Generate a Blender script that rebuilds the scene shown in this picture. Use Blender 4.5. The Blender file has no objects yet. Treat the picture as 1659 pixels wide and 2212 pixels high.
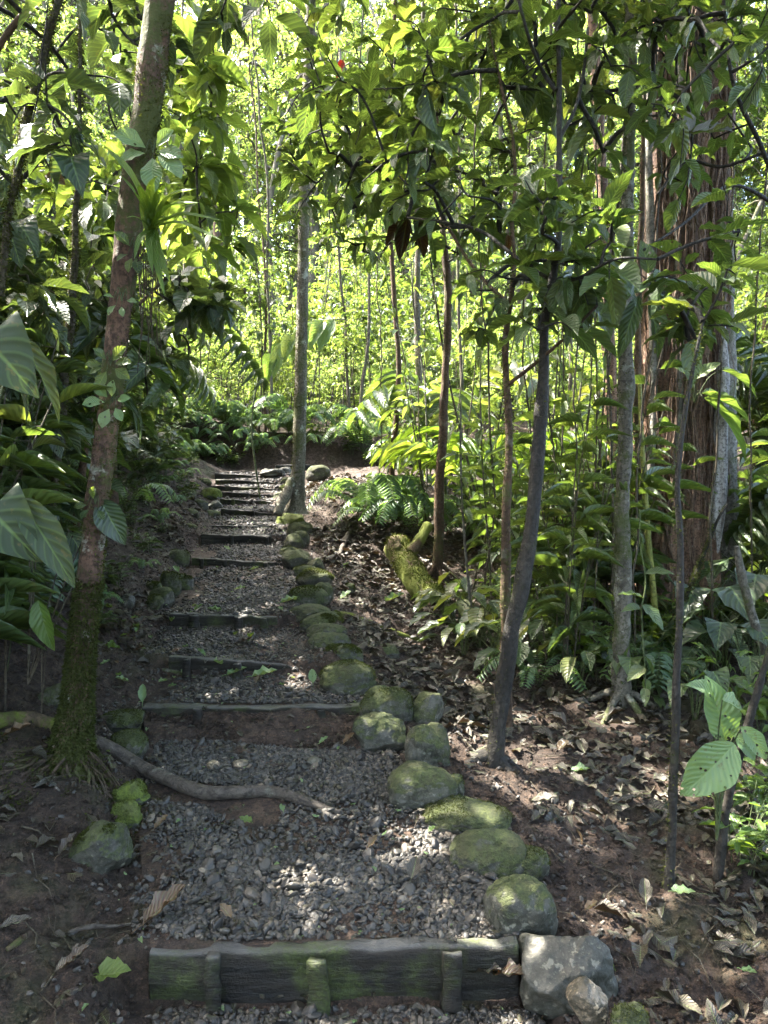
EXPO = 4.25
NROOF, NWALL = 40000, 9000
HAZE = 0
DENOISE = True
import bpy, math
import numpy as np
from mathutils import Vector
SC = bpy.context.scene
COL = SC.collection
R_ = math.radians
def rng(s): return np.random.default_rng(s)

# ------------------------------------------------------------------ camera
PITCH = math.atan(106.0/1600.0)
EYE = np.array([0.0, 0.0, 1.6])
cam_d = bpy.data.cameras.new('camera'); cam = bpy.data.objects.new('camera', cam_d); COL.objects.link(cam)
cam_d.sensor_fit = 'HORIZONTAL'; cam_d.sensor_width = 36.0; cam_d.lens = 36.0*1600/1659
cam_d.clip_start = 0.05; cam_d.clip_end = 600
cam.location = EYE; cam.rotation_euler = (math.pi/2-PITCH, 0, 0)
SC.camera = cam
def U(px, py, y):
    """the world point at distance y that shows at (px, py) of a 1659x2212 picture; used to measure the photograph"""
    a = (px-829.5)/1600.0; b = -(py-1106)/1600.0
    c, s = math.cos(PITCH), math.sin(PITCH)
    d = np.array([a, c+b*s, -s+b*c])
    return EYE + d*(y/d[1])

# ------------------------------------------------------------------ noise
def _h(i, j, k, s):
    n = (i*374761393 + j*668265263 + k*1274126177 + s*974634077) & 0xffffffff
    n = ((n ^ (n >> 13))*1274126177) & 0xffffffff
    n = ((n ^ (n >> 16))*2246822519) & 0xffffffff
    return ((n ^ (n >> 15)) & 0xffff)/65535.0
def vnoise(p, seed=0):
    p = np.asarray(p, float); i = np.floor(p).astype(np.int64); f = p-i; f = f*f*(3-2*f)
    x, y, z = i[:, 0], i[:, 1], i[:, 2]; o = 0
    for a in (0, 1):
        for b in (0, 1):
            for c in (0, 1):
                w = (f[:, 0] if a else 1-f[:, 0])*(f[:, 1] if b else 1-f[:, 1])*(f[:, 2] if c else 1-f[:, 2])
                o = o + w*_h(x+a, y+b, z+c, seed)
    return o*2-1
def fbm(p, seed=0, oct=4, gain=.5):
    p = np.asarray(p, float); o = 0; a = 1
    for k in range(oct):
        o = o + a*vnoise(p*(2.03**k)+k*17.3, seed+k); a *= gain
    return o
def sstep(t): t = np.clip(t, 0, 1); return t*t*(3-2*t)
def nrm(v): return v/np.maximum(np.linalg.norm(v, axis=-1, keepdims=True), 1e-9)

# ------------------------------------------------------------------ mesh building
def mesh(name, V, F, mat=None, uv=None, rnd=None, smooth=True, attrs=None):
    """V (n,3); F list of int arrays (m,3)/(m,4); uv per vertex (n,2); rnd per vertex (n,)"""
    V = np.asarray(V, np.float32)
    if not isinstance(F, (list, tuple)): F = [F]
    F = [np.asarray(f, np.int32) for f in F if len(f)]
    me = bpy.data.meshes.new(name)
    me.vertices.add(len(V)); me.vertices.foreach_set('co', V.ravel())
    lv = np.concatenate([f.ravel() for f in F]); nl = len(lv); npoly = sum(len(f) for f in F)
    me.loops.add(nl); me.loops.foreach_set('vertex_index', lv)
    tot = np.concatenate([np.full(len(f), f.shape[1], np.int32) for f in F])
    st = np.concatenate([[0], np.cumsum(tot)[:-1]]).astype(np.int32)
    me.polygons.add(npoly); me.polygons.foreach_set('loop_start', st)
    me.polygons.foreach_set('use_smooth', np.full(npoly, smooth, bool))
    if uv is not None:
        l = me.uv_layers.new(name='UVMap'); l.data.foreach_set('uv', np.asarray(uv, np.float32)[lv].ravel())
    if rnd is not None:
        a = me.attributes.new('rnd', 'FLOAT', 'POINT'); a.data.foreach_set('value', np.asarray(rnd, np.float32))
    for k, v in (attrs or {}).items():
        a = me.attributes.new(k, 'FLOAT', 'POINT'); a.data.foreach_set('value', np.asarray(v, np.float32))
    me.update(calc_edges=True)
    if mat: me.materials.append(mat)
    return me
def link(name, me, parent=None, loc=None):
    o = bpy.data.objects.new(name, me); COL.objects.link(o)
    if parent is not None: o.parent = parent
    if loc is not None: o.location = [float(c) for c in loc]
    return o
def tag(o, label=None, cat=None, group=None, kind=None):
    if label: o['label'] = label
    if cat: o['category'] = cat
    if group: o['group'] = group
    if kind: o['kind'] = kind
    return o
def thing(name, label, cat, loc=(0, 0, 0), group=None):
    return tag(link(name, None, None, loc), label, cat, group)
def copy_tree(o, loc, rz=0, sc=1.0, label=None, group=None, tilt=(0, 0)):
    c = o.copy(); COL.objects.link(c); c.location = [float(v) for v in loc]; c.rotation_euler = (tilt[0], tilt[1], rz)
    c.scale = (sc, sc, sc)
    if label: c['label'] = label
    if group: c['group'] = group
    for ch in list(o.children):
        d = ch.copy(); COL.objects.link(d); d.parent = c
    return c
class B:
    """collects pieces of one mesh"""
    def __init__(s): s.V = []; s.F4 = []; s.F3 = []; s.uv = []; s.rn = []; s.n = 0
    def add(s, V, F, uv=None, rn=0.5):
        V = np.asarray(V, float)
        if len(V) == 0: return
        s.V.append(V)
        for f in (F if isinstance(F, (list, tuple)) else [F]):
            f = np.asarray(f)
            if len(f): (s.F4 if f.shape[1] == 4 else s.F3).append(f+s.n)
        s.uv.append(np.zeros((len(V), 2)) if uv is None else uv)
        s.rn.append(np.full(len(V), rn) if np.isscalar(rn) else rn)
        s.n += len(V)
    def V_all(s): return np.concatenate(s.V)
    def mesh(s, name, mat, org=(0, 0, 0), smooth=True):
        F = []
        if s.F4: F.append(np.concatenate(s.F4))
        if s.F3: F.append(np.concatenate(s.F3))
        return mesh(name, np.concatenate(s.V)-np.asarray(org), F, mat, np.concatenate(s.uv), np.concatenate(s.rn), smooth)
    def obj(s, name, mat, parent=None, org=(0, 0, 0), smooth=True, loc=None):
        return link(name, s.mesh(name, mat, org, smooth), parent, loc)

# ------------------------------------------------------------------ tubes
def smooth_path(P, n):
    P = np.asarray(P, float); m = len(P)
    if m == 2: t = np.linspace(0, 1, n)[:, None]; return P[:1]*(1-t)+P[1:]*t
    Q = np.vstack([2*P[0]-P[1], P, 2*P[-1]-P[-2]]); t = np.linspace(0, m-1-1e-6, n); i = t.astype(int); f = (t-i)[:, None]
    a, b, c, d = Q[i], Q[i+1], Q[i+2], Q[i+3]
    return .5*((2*b)+(-a+c)*f+(2*a-5*b+4*c-d)*f**2+(-a+3*b-3*c+d)*f**3)
def tube(bb, P, r, sides=6, rn=0.5, cap=True, flare=None, wob=0, seed=0, ws=(14, 14, 7)):
    P = np.asarray(P, float); n = len(P); r = np.broadcast_to(np.asarray(r, float), (n,))
    T = nrm(np.gradient(P, axis=0)); ref = np.array([0.31, 0.95, 0.05]) if abs(T[:, 2]).mean() > .6 else np.array([0.05, 0.1, 1.0])
    X = nrm(np.cross(T, ref)); Y = np.cross(T, X)
    a = np.linspace(0, 2*math.pi, sides+1)[:-1]
    rr = np.repeat(r[:, None], sides, 1)
    if flare is not None: rr = rr*flare(np.arange(n)[:, None]/(n-1), a[None, :])
    if wob:
        q = P[:, None, :]+0*a[None, :, None]; q = q+(np.cos(a)[None, :, None]*X[:, None]+np.sin(a)[None, :, None]*Y[:, None])*r[:, None, None]
        rr = rr*(1+wob*fbm(q.reshape(-1, 3)*np.array(ws), seed, 3).reshape(n, sides))
    V = P[:, None]+rr[..., None]*(np.cos(a)[None, :, None]*X[:, None]+np.sin(a)[None, :, None]*Y[:, None])
    L = np.concatenate([[0], np.cumsum(np.linalg.norm(np.diff(P, axis=0), axis=1))])
    uv = np.stack([np.repeat((a/(2*math.pi))[None], n, 0), np.repeat(L[:, None], sides, 1)], -1).reshape(-1, 2)
    i = np.arange(n-1)[:, None]*sides; j = np.arange(sides)[None]; k = (j+1) % sides
    F = np.stack([i+j, i+k, i+sides+k, i+sides+j], -1).reshape(-1, 4)
    V = V.reshape(-1, 3)
    Fs = [F]
    if cap:
        V = np.vstack([V, P[-1:]]); uv = np.vstack([uv, uv[-1:]])
        j = np.arange(sides); Fs.append(np.stack([(n-1)*sides+j, (n-1)*sides+(j+1) % sides, np.full(sides, n*sides)], -1))
    bb.add(V, Fs, uv, rn)
    return V[:n*sides], nrm(V[:n*sides].reshape(n, sides, 3)-P[:, None]).reshape(-1, 3)

# ------------------------------------------------------------------ leaves
def leaf_tmpl(kind='ellip', n=6, half=1, fold=.25, droop=.25, wave=0.0):
    v = np.linspace(0, 1, n+1)
    if kind == 'ellip': w = np.sin(math.pi*v**.85)**.8*.5
    elif kind == 'obov': w = np.sin(math.pi*v**1.35)**.8*.5
    elif kind == 'lance': w = np.sin(math.pi*v**.7)**.9*.5
    elif kind == 'heart': w = np.where(v < .12, .30+v*1.5, .5*np.clip(1-((v-.22)/.78)**1.7, 0, 1)); w[0] = .22
    elif kind == 'strap': w = .5*np.clip(1-v**3, 0, 1)**.7*(.75+.25*np.sin(v*3)); w[0] = .4
    w = np.clip(w, 0, None); w[-1] = 0.012
    if kind in ('ellip', 'obov', 'lance'): w[0] = .025
    us = np.linspace(-1, 1, 2*half+1)
    X = w[:, None]*us[None]
    Y = np.repeat(v[:, None], len(us), 1)
    if kind == 'heart': Y = Y-np.abs(us)[None]*.13*(v[:, None] < .05)
    Z = fold*np.abs(X)*1.0 - droop*v[:, None]**2 + wave*np.sin(v[:, None]*17)*np.abs(us)[None]**2*w[:, None]
    V = np.stack([X, Y, Z], -1).reshape(-1, 3); m = len(us)
    i = np.arange(n)[:, None]*m; j = np.arange(m-1)[None]
    F = np.stack([i+j, i+j+1, i+m+j+1, i+m+j], -1).reshape(-1, 4)
    uv = np.stack([np.repeat((us*.5+.5)[None], n+1, 0), Y.clip(0, 1)], -1).reshape(-1, 2)
    return V, F, uv
def tmpl_far(fold=.3, droop=.2, kind='ellip'):
    V = np.array([[0, 0, 0], [.5, .45, fold*.5-.2*droop], [0, 1, -droop], [-.5, .45, fold*.5-.2*droop], [0, .5, -.25*droop]])
    F = np.array([[0, 1, 2, 4], [0, 4, 2, 3]]); uv = np.array([[.5, 0], [1, .45], [.5, 1], [0, .45], [.5, .5]])
    return V, F, uv
def scatter(bb, T, P, D, N, L, W, rn):
    """many leaves from one template: base P, direction D, upper-side normal N"""
    P = np.asarray(P, float)
    if len(P) == 0: return
    V, F, uv = T; m = len(P); D = nrm(np.asarray(D, float)); N = np.asarray(N, float)
    N = nrm(N-(N*D).sum(1, keepdims=True)*D); S = np.cross(D, N)
    L = np.broadcast_to(np.asarray(L, float), (m,)); W = np.broadcast_to(np.asarray(W, float), (m,)); rn = np.broadcast_to(np.asarray(rn, float), (m,))
    X = P[:, None]+(W[:, None, None]*V[None, :, 0:1])*S[:, None]+(L[:, None, None]*V[None, :, 1:2])*D[:, None]+(L[:, None, None]*V[None, :, 2:3])*N[:, None]
    Fs = (F[None]+(np.arange(m)*len(V))[:, None, None]).reshape(-1, F.shape[1])
    bb.add(X.reshape(-1, 3), Fs, np.tile(uv, (m, 1)), np.repeat(rn, len(V)))
def scatter_mix(bb, Ts, r, P, D, N, L, W, rn):
    k = r.integers(0, len(Ts), len(P)); L = np.broadcast_to(L, (len(P),)); W = np.broadcast_to(W, (len(P),)); rn = np.broadcast_to(rn, (len(P),))
    for i, T in enumerate(Ts):
        s = k == i; scatter(bb, T, P[s], D[s], N[s], L[s], W[s], rn[s])
def rdir(r, n): return nrm(r.normal(size=(n, 3)))
NEAR = [leaf_tmpl('ellip', 6, 1, f, d, w) for f, d, w in ((.3, .12, .1), (.2, .3, .15), (.45, .2, 0), (.15, .45, .1))]
OBOV = [leaf_tmpl('obov', 6, 1, f, d, w) for f, d, w in ((.3, .15, .1), (.2, .3, .15), (.45, .22, 0))]
LANCE = [leaf_tmpl('lance', 6, 1, f, d) for f, d in ((.4, .2), (.3, .5), (.5, .35))]
HEART = [leaf_tmpl('heart', 8, 2, f, d, w) for f, d, w in ((.25, .2, .15), (.15, .4, .2), (.35, .3, .1))]
STRAP = [leaf_tmpl('strap', 14, 1, f, d) for f, d in ((.6, .25), (.6, .6), (.5, .9))]
MID = [leaf_tmpl('ellip', 3, 1, f, d) for f, d in ((.3, .12), (.25, .35), (.45, .2))]
MIDL = [leaf_tmpl('lance', 3, 1, f, d) for f, d in ((.3, .15), (.3, .4))]
FAR = [tmpl_far(.3, .15), tmpl_far(.4, .35), tmpl_far(.15, .05)]

# ------------------------------------------------------------------ materials
class NT:
    def __init__(s, name):
        s.m = bpy.data.materials.new(name); s.m.use_nodes = True; s.t = s.m.node_tree; s.t.nodes.clear()
        s.out = s.n('ShaderNodeOutputMaterial')
    def n(s, typ, **kw):
        x = s.t.nodes.new(typ)
        for k, v in kw.items():
            if k.startswith('i_'): x.inputs[k[2:].replace('_', ' ')].default_value = v
            else: setattr(x, k, v)
        return x
    def l(s, a, b): s.t.links.new(a, b)
    def noise(s, scale, detail=4, rough=.55, vec=None, dist=0):
        x = s.n('ShaderNodeTexNoise'); x.inputs['Scale'].default_value = scale; x.inputs['Detail'].default_value = detail
        x.inputs['Roughness'].default_value = rough; x.inputs['Distortion'].default_value = dist
        if vec is not None: s.l(vec, x.inputs['Vector'])
        return x.outputs['Fac']
    def ramp(s, fac, stops, interp='LINEAR'):
        x = s.n('ShaderNodeValToRGB'); e = x.color_ramp.elements; x.color_ramp.interpolation = interp
        while len(e) < len(stops): e.new(.5)
        for k, (p, c) in enumerate(stops):
            e[k].position = p; e[k].color = (c, c, c, 1) if np.isscalar(c) else (*c, 1)
        s.l(fac, x.inputs[0]); return x.outputs[0]
    def mixc(s, fac, a, b, blend='MIX'):
        x = s.n('ShaderNodeMix'); x.data_type = 'RGBA'; x.blend_type = blend
        for v, i in ((fac, 0), (a, 6), (b, 7)):
            if isinstance(v, (int, float)): x.inputs[i].default_value = v
            elif isinstance(v, tuple): x.inputs[i].default_value = (*v, 1)
            else: s.l(v, x.inputs[i])
        return x.outputs[2]
    def math(s, op, a, b=0.0, c=0.0):
        x = s.n('ShaderNodeMath'); x.operation = op
        for i, v in enumerate((a, b, c)):
            if isinstance(v, (int, float)): x.inputs[i].default_value = v
            else: s.l(v, x.inputs[i])
        return x.outputs[0]
    def bump(s, h, strength=.5, dist=.01, nrm=None):
        x = s.n('ShaderNodeBump'); x.inputs['Strength'].default_value = strength; x.inputs['Distance'].default_value = dist
        s.l(h, x.inputs['Height'])
        if nrm is not None: s.l(nrm, x.inputs['Normal'])
        return x.outputs[0]
    def pr(s, col, rough, nrmal=None, spec=.5):
        x = s.n('ShaderNodeBsdfPrincipled')
        for v, k in ((col, 'Base Color'), (rough, 'Roughness'), (spec, 'Specular IOR Level')):
            if isinstance(v, (int, float)): x.inputs[k].default_value = v
            elif isinstance(v, tuple): x.inputs[k].default_value = (*v, 1)
            else: s.l(v, x.inputs[k])
        if nrmal is not None: s.l(nrmal, x.inputs['Normal'])
        return x
    def done(s, sh): s.l(sh.outputs[0], s.out.inputs[0]); return s.m
    def pos(s): return s.n('ShaderNodeNewGeometry').outputs['Position']
    def obj(s): return s.n('ShaderNodeTexCoord').outputs['Object']
    def scale(s, vec, sc):
        x = s.n('ShaderNodeMapping'); x.inputs['Scale'].default_value = sc; s.l(vec, x.inputs['Vector']); return x.outputs[0]
    def up(s):
        x = s.n('ShaderNodeSeparateXYZ'); s.l(s.n('ShaderNodeNewGeometry').outputs['Normal'], x.inputs[0]); return x.outputs[2]

def leaf_mat(name, cols, trans=.42, rough=.38, veins=9, blem=.5, tcol=(1.9, 1.75, .55), spec=.5, holes=False):
    g = NT(name); at = g.n('ShaderNodeAttribute', attribute_name='rnd').outputs['Fac']
    oi = g.n('ShaderNodeObjectInfo').outputs['Random']
    f = g.math('FRACT', g.math('ADD', at, g.math('MULTIPLY', oi, .35)))
    c = g.ramp(at, [(i/(len(cols)-1), k) for i, k in enumerate(cols)])
    uvn = g.n('ShaderNodeUVMap'); sx = g.n('ShaderNodeSeparateXYZ'); g.l(uvn.outputs[0], sx.inputs[0])
    au = g.math('ABSOLUTE', g.math('SUBTRACT', sx.outputs[0], .5))
    nb = None
    if veins:
        ph = g.math('MULTIPLY', g.math('SUBTRACT', sx.outputs[1], g.math('MULTIPLY', au, .55)), veins*2*math.pi)
        sv = g.math('SINE', ph)
        vein = g.ramp(sv, [(.55, 0), (1, 1)])   # sine below 0 clamps
        mid = g.ramp(au, [(0.012, 1), (.045, 0)])
        c = g.mixc(g.math('MULTIPLY', vein, .22), c, (.13, .2, .06))
        c = g.mixc(g.math('MULTIPLY', mid, .45), c, (.16, .24, .08))
        nb = g.bump(g.math('SUBTRACT', g.math('MULTIPLY', sv, .5), g.math('MULTIPLY', mid, 1.0)), .5, .004)
    if blem:
        nz = g.noise(38, 3, .6, g.obj())
        c = g.mixc(g.math('MULTIPLY', g.ramp(nz, [(.60, 0), (.74, 1)]), blem), c, (.10, .085, .03))
        c = g.mixc(g.math('MULTIPLY', g.noise(7, 2, .5, g.obj()), .35), c, (.5, .55, .5), 'MULTIPLY')
    p = g.pr(c, rough, nb, spec)
    tr = g.n('ShaderNodeBsdfTranslucent')
    g.l(g.mixc(1.0, c, tcol, 'MULTIPLY'), tr.inputs[0])
    if nb is not None: g.l(nb, tr.inputs['Normal'])
    mx = g.n('ShaderNodeMixShader'); mx.inputs[0].default_value = trans
    g.l(p.outputs[0], mx.inputs[1]); g.l(tr.outputs[0], mx.inputs[2])
    if holes:   # insect damage
        vo = g.n('ShaderNodeTexVoronoi'); vo.inputs['Scale'].default_value = 55; g.l(g.obj(), vo.inputs['Vector'])
        sp = g.n('ShaderNodeSeparateColor'); g.l(vo.outputs['Color'], sp.inputs[0])
        pick = g.math('MULTIPLY', g.math('GREATER_THAN', sp.outputs[0], .80), g.math('GREATER_THAN', g.math('FRACT', g.math('MULTIPLY', at, 37.0)), .45))
        hol = g.math('MULTIPLY', pick, g.math('LESS_THAN', g.math('ADD', vo.outputs['Distance'], g.math('MULTIPLY', g.noise(160, 2, .5, g.obj()), .2)), .40))
        tp = g.n('ShaderNodeBsdfTransparent'); m2 = g.n('ShaderNodeMixShader'); g.l(hol, m2.inputs[0]); g.l(mx.outputs[0], m2.inputs[1]); g.l(tp.outputs[0], m2.inputs[2])
        return g.done(m2)
    return g.done(mx)
M = {}
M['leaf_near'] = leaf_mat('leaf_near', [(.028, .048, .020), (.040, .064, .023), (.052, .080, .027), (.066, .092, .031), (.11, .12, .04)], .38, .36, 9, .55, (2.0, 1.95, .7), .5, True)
M['leaf_dark'] = leaf_mat('leaf_dark', [(.024, .042, .024), (.034, .056, .030), (.044, .068, .034), (.056, .082, .040)], .36, .33, 9, .5, (1.9, 1.75, .6), .5, True)  # darker greens: shade put into the leaf colour, chiefly at left
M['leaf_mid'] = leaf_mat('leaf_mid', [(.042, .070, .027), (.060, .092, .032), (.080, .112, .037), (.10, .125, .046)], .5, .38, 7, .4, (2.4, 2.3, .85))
M['leaf_far'] = leaf_mat('leaf_far', [(.064, .104, .038), (.086, .130, .046), (.110, .152, .054), (.138, .168, .075)], .55, .42, 0, 0, (2.7, 2.6, 1.25))  # sunlit brightness of the far wood put into paler, more translucent greens
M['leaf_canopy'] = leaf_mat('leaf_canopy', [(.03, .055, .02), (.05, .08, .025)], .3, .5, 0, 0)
M['fern_leaf'] = leaf_mat('fern_leaf', [(.045, .085, .04), (.06, .11, .045), (.08, .13, .055)], .45, .38, 0, 0, (2.2, 2.1, .8))
M['moss_leaf'] = leaf_mat('moss_leaf', [(.022, .027, .008), (.044, .052, .012), (.08, .09, .020)], .25, .8, 0, 0, (1.4, 1.4, .6), .1)
M['litter_leaf'] = leaf_mat('litter_leaf', [(.014, .009, .007), (.025, .016, .011), (.036, .023, .016), (.020, .012, .009), (.043, .029, .021), (.03, .02, .014), (.062, .048, .032)], .1, .5, 9, .4, (1.3, .9, .6))
M['leaf_brown'] = leaf_mat('leaf_brown', [(.04, .022, .014), (.085, .045, .022), (.14, .085, .04)], .25, .35, 9, .7, (1.6, 1., .4))
M['leaf_red'] = leaf_mat('leaf_red', [(.20, .025, .015), (.24, .04, .025)], .45, .4, 9, .5, (1.8, .6, .4))
M['leaf_dull'] = leaf_mat('leaf_dull', [(.026, .042, .020), (.038, .055, .027), (.05, .064, .036)], .25, .6, 7, .9, (1.6, 1.5, .6), .3, True)
M['leaf_grey'] = leaf_mat('leaf_grey', [(.12, .115, .11), (.17, .165, .15)], .2, .6, 12, .4, (1.1, 1, .9))
M['leaf_pale'] = leaf_mat('leaf_pale', [(.10, .17, .07), (.13, .20, .085), (.16, .22, .11)], .3, .4, 11, .75, (1.9, 1.75, .55), .4, True)
M['leaf_bright'] = leaf_mat('leaf_bright', [(.07, .125, .025), (.09, .15, .03), (.12, .17, .045)], .5, .4, 8, .3)

def soil_mat(name, c0, c1, c2, gravel=False):
    g = NT(name); p = g.pos()
    n1 = g.noise(2.2, 6, .62, p); n2 = g.noise(26, 5, .65, p); n3 = g.noise(120, 4, .7, p)
    c = g.mixc(g.ramp(n1, [(.35, 0), (.65, 1)]), c0, c1)
    c = g.mixc(g.ramp(n2, [(.44, 0), (.58, .85)]), c, c2); c = g.mixc(g.ramp(g.noise(40, 4, .7, p), [(.57, 0), (.66, .75)]), c, tuple(1.5*k for k in c1))
    c = g.mixc(g.ramp(n3, [(.46, 0), (.62, .8)]), c, (.010, .007, .005)); c = g.mixc(g.ramp(g.noise(75, 3, .7, p), [(.60, 0), (.70, .7)]), c, tuple(1.7*k for k in c1))
    moss = g.ramp(g.noise(1.3, 5, .7, p), [(.56, 0), (.68, .45)])
    if not gravel: c = g.mixc(moss, c, (.035, .045, .012))
    else:
        vo = g.n('ShaderNodeTexVoronoi'); vo.inputs['Scale'].default_value = 45; g.l(p, vo.inputs['Vector'])
        c = g.mixc(.6, c, g.ramp(vo.outputs['Color'], [(.2, (.03, .03, .03)), (.8, (.09, .09, .085))]))
    h = g.math('ADD', g.math('MULTIPLY', n2, .7), g.math('MULTIPLY', n3, .45))
    rough = g.ramp(n2, [(.35, .62), (.6, .95)])
    return g.done(g.pr(c, rough, g.bump(h, 1.0, .03), .3))
M['soil'] = soil_mat('soil', (.033, .021, .014), (.060, .037, .023), (.017, .0115, .008))
M['path_soil'] = soil_mat('path_soil', (.040, .027, .019), (.075, .045, .028), (.022, .016, .012))

def gravel_mat():
    g = NT('gravel'); at = g.n('ShaderNodeAttribute', attribute_name='rnd').outputs['Fac']
    c = g.ramp(at, [(0, (.007, .006, .005)), (.3, (.019, .0175, .0145)), (.55, (.034, .031, .025)), (.75, (.014, .0125, .010)), (.88, (.052, .046, .036)), (.97, (.09, .07, .05)), (1, (.13, .11, .08))])
    n = g.noise(70, 4, .6, g.pos())
    c = g.mixc(g.ramp(n, [(.4, 0), (.7, .5)]), c, (.05, .04, .03))
    return g.done(g.pr(c, g.ramp(n, [(.3, .42), (.7, .75)]), g.bump(n, .4, .003), .45))
M['gravel'] = gravel_mat()

def stone_mat(name, moss=.5, base=(.054, .051, .038), lichen=.3, mosscol=((.020, .026, .009), (.054, .064, .018))):
    g = NT(name); p = g.pos(); up = g.up()
    n1 = g.noise(5, 6, .6, p); n2 = g.noise(32, 5, .65, p); n3 = g.noise(150, 3, .6, p)
    c = g.mixc(g.ramp(n1, [(.3, 0), (.7, 1)]), tuple(.5*b for b in base), tuple(1.5*b for b in base))
    c = g.mixc(g.ramp(n2, [(.45, 0), (.62, .8)]), c, (.018, .019, .013)); c = g.mixc(g.ramp(n3, [(.55, 0), (.72, .6)]), c, tuple(2.2*b for b in base))
    n5 = g.noise(14, 5, .7, p); c = g.mixc(g.ramp(n5, [(.50, 0), (.57, .75)]), c, (.016, .017, .011)); c = g.mixc(g.ramp(g.noise(27, 3, .65, p), [(.60, 0), (.66, .8)]), c, tuple(2.6*b for b in base))
    vo = g.n('ShaderNodeTexVoronoi'); vo.inputs['Scale'].default_value = 22; g.l(p, vo.inputs['Vector'])
    li = g.math('MULTIPLY', g.ramp(g.math('ADD', vo.outputs['Distance'], g.math('MULTIPLY', n2, .35)), [(.30, 1), (.36, 0)]), g.ramp(n1, [(.5, 0), (.62, 1)]))
    c = g.mixc(g.math('MULTIPLY', li, lichen), c, (.30, .33, .26))
    mf = g.math('ADD', g.math('MULTIPLY', up, .55), g.math('ADD', g.math('MULTIPLY', n1, .8), g.math('ADD', g.math('MULTIPLY', n2, .45), g.math('MULTIPLY', g.math('SUBTRACT', n5, .5), 1.3))))
    mm = g.ramp(mf, [(1.14-moss, 0), (1.36-moss, 1)]) if moss < 1 else g.ramp(mf, [(.2, 0), (.35, 1)])
    mc = g.mixc(g.ramp(g.noise(48, 5, .8, p), [(.40, 0), (.60, 1)]), *mosscol); mc = g.mixc(g.ramp(g.noise(9, 3, .6, p), [(.45, 0), (.7, .6)]), mc, (.04, .036, .018))
    c = g.mixc(mm, c, mc)
    h = g.math('ADD', g.math('MULTIPLY', n2, .5), g.math('MULTIPLY', n3, g.math('MULTIPLY', g.math('ADD', mm, .25), .7)))
    r = g.math('ADD', g.math('MULTIPLY', mm, .35), .55)
    return g.done(g.pr(c, r, g.bump(h, .8, .012), .35))
M['stone'] = stone_mat('stone', .45)
M['stone_mossy'] = stone_mat('stone_mossy', .58)
M['stone_bare'] = stone_mat('stone_bare', -.12, (.052, .048, .036), .9)
M['stone_bright'] = stone_mat('stone_bright', .8, (.06, .06, .05), .2, ((.04, .055, .009), (.10, .125, .018)))
M['stone_tan'] = stone_mat('stone_tan', .02, (.17, .13, .085), .2)

def bark_mat(name, c0, c1, moss=.5, mosscol=((.03, .04, .010), (.075, .09, .018)), stripe=(14, 14, 2.2), lich=.35, rough=.85, spec=.25):
    g = NT(name); o = g.pos(); s = g.scale(o, stripe)
    n1 = g.noise(1, 7, .7, s); n2 = g.noise(4, 5, .6, o); n3 = g.noise(55, 4, .65, o); n4 = g.noise(160, 3, .6, o)
    c = g.mixc(g.ramp(n1, [(.38, 0), (.62, 1)]), c0, c1)
    c = g.mixc(g.ramp(n3, [(.45, 0), (.62, .75)]), c, tuple(.35*k for k in c0))
    c = g.mixc(g.math('MULTIPLY', g.ramp(g.noise(9, 5, .7, o), [(.58, 0), (.64, 1)]), lich), c, (.30, .31, .25))
    mm = g.ramp(g.math('ADD', n2, g.math('MULTIPLY', n3, .35)), [(.95-.6*moss, 0), (1.05-.6*moss, 1)])
    c = g.mixc(g.math('MULTIPLY', mm, min(1, moss*1.6)), c, g.mixc(n4, *mosscol))
    h = g.math('ADD', g.math('MULTIPLY', n1, .9), g.math('MULTIPLY', n3, .6))
    return g.done(g.pr(c, rough, g.bump(h, .9, .02), spec))
M['bark_left'] = bark_mat('bark_left', (.045, .028, .019), (.125, .072, .046), .5, lich=.55)
M['bark_trail'] = bark_mat('bark_trail', (.075, .065, .045), (.16, .145, .11), .45, lich=.9)
M['bark_dark'] = bark_mat('bark_dark', (.016, .014, .011), (.034, .029, .022), .22, lich=.05, rough=.7)
M['bark_brown'] = bark_mat('bark_brown', (.045, .028, .016), (.09, .055, .03), .35, lich=.15)
M['bark_pale'] = bark_mat('bark_pale', (.06, .054, .040), (.14, .128, .10), .45, lich=.5, stripe=(20, 20, 8))
M['bark_big'] = bark_mat('bark_big', (.055, .030, .021), (.27, .165, .108), .16, stripe=(26, 26, 1.3), lich=.3)
M['bark_grey'] = bark_mat('bark_grey', (.10, .092, .075), (.19, .175, .145), .38, lich=.5, stripe=(10, 10, 6))
M['wood_white'] = bark_mat('wood_white', (.10, .085, .07), (.36, .35, .34), .1, stripe=(26, 26, .8), lich=.1)
M['bark_far'] = bark_mat('bark_far', (.06, .05, .035), (.13, .11, .08), .4, lich=.3)
M['stem_green'] = bark_mat('stem_green', (.035, .05, .015), (.07, .09, .03), .1, lich=.1, rough=.6)
M['stem_brown'] = bark_mat('stem_brown', (.035, .028, .018), (.085, .07, .045), .3, lich=.2)
M['twig_black'] = bark_mat('twig_black', (.012, .011, .009), (.030, .026, .02), .2, lich=.15)
M['bamboo'] = bark_mat('bamboo', (.16, .17, .035), (.26, .25, .06), .2, stripe=(6, 6, 1), lich=.2, rough=.5)
M['root'] = bark_mat('root', (.045, .035, .026), (.085, .07, .055), .18, lich=.2, stripe=(20, 20, 20), rough=.65)
M['root_thin'] = bark_mat('root_thin', (.03, .02, .012), (.07, .048, .030), .4, lich=.1)
M['log'] = bark_mat('log', (.05, .035, .02), (.12, .085, .05), .62, mosscol=((.05, .065, .010), (.12, .14, .02)), lich=.1)
M['dead_wood'] = bark_mat('dead_wood', (.02, .014, .011), (.05, .036, .026), .12, lich=.05)

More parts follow.
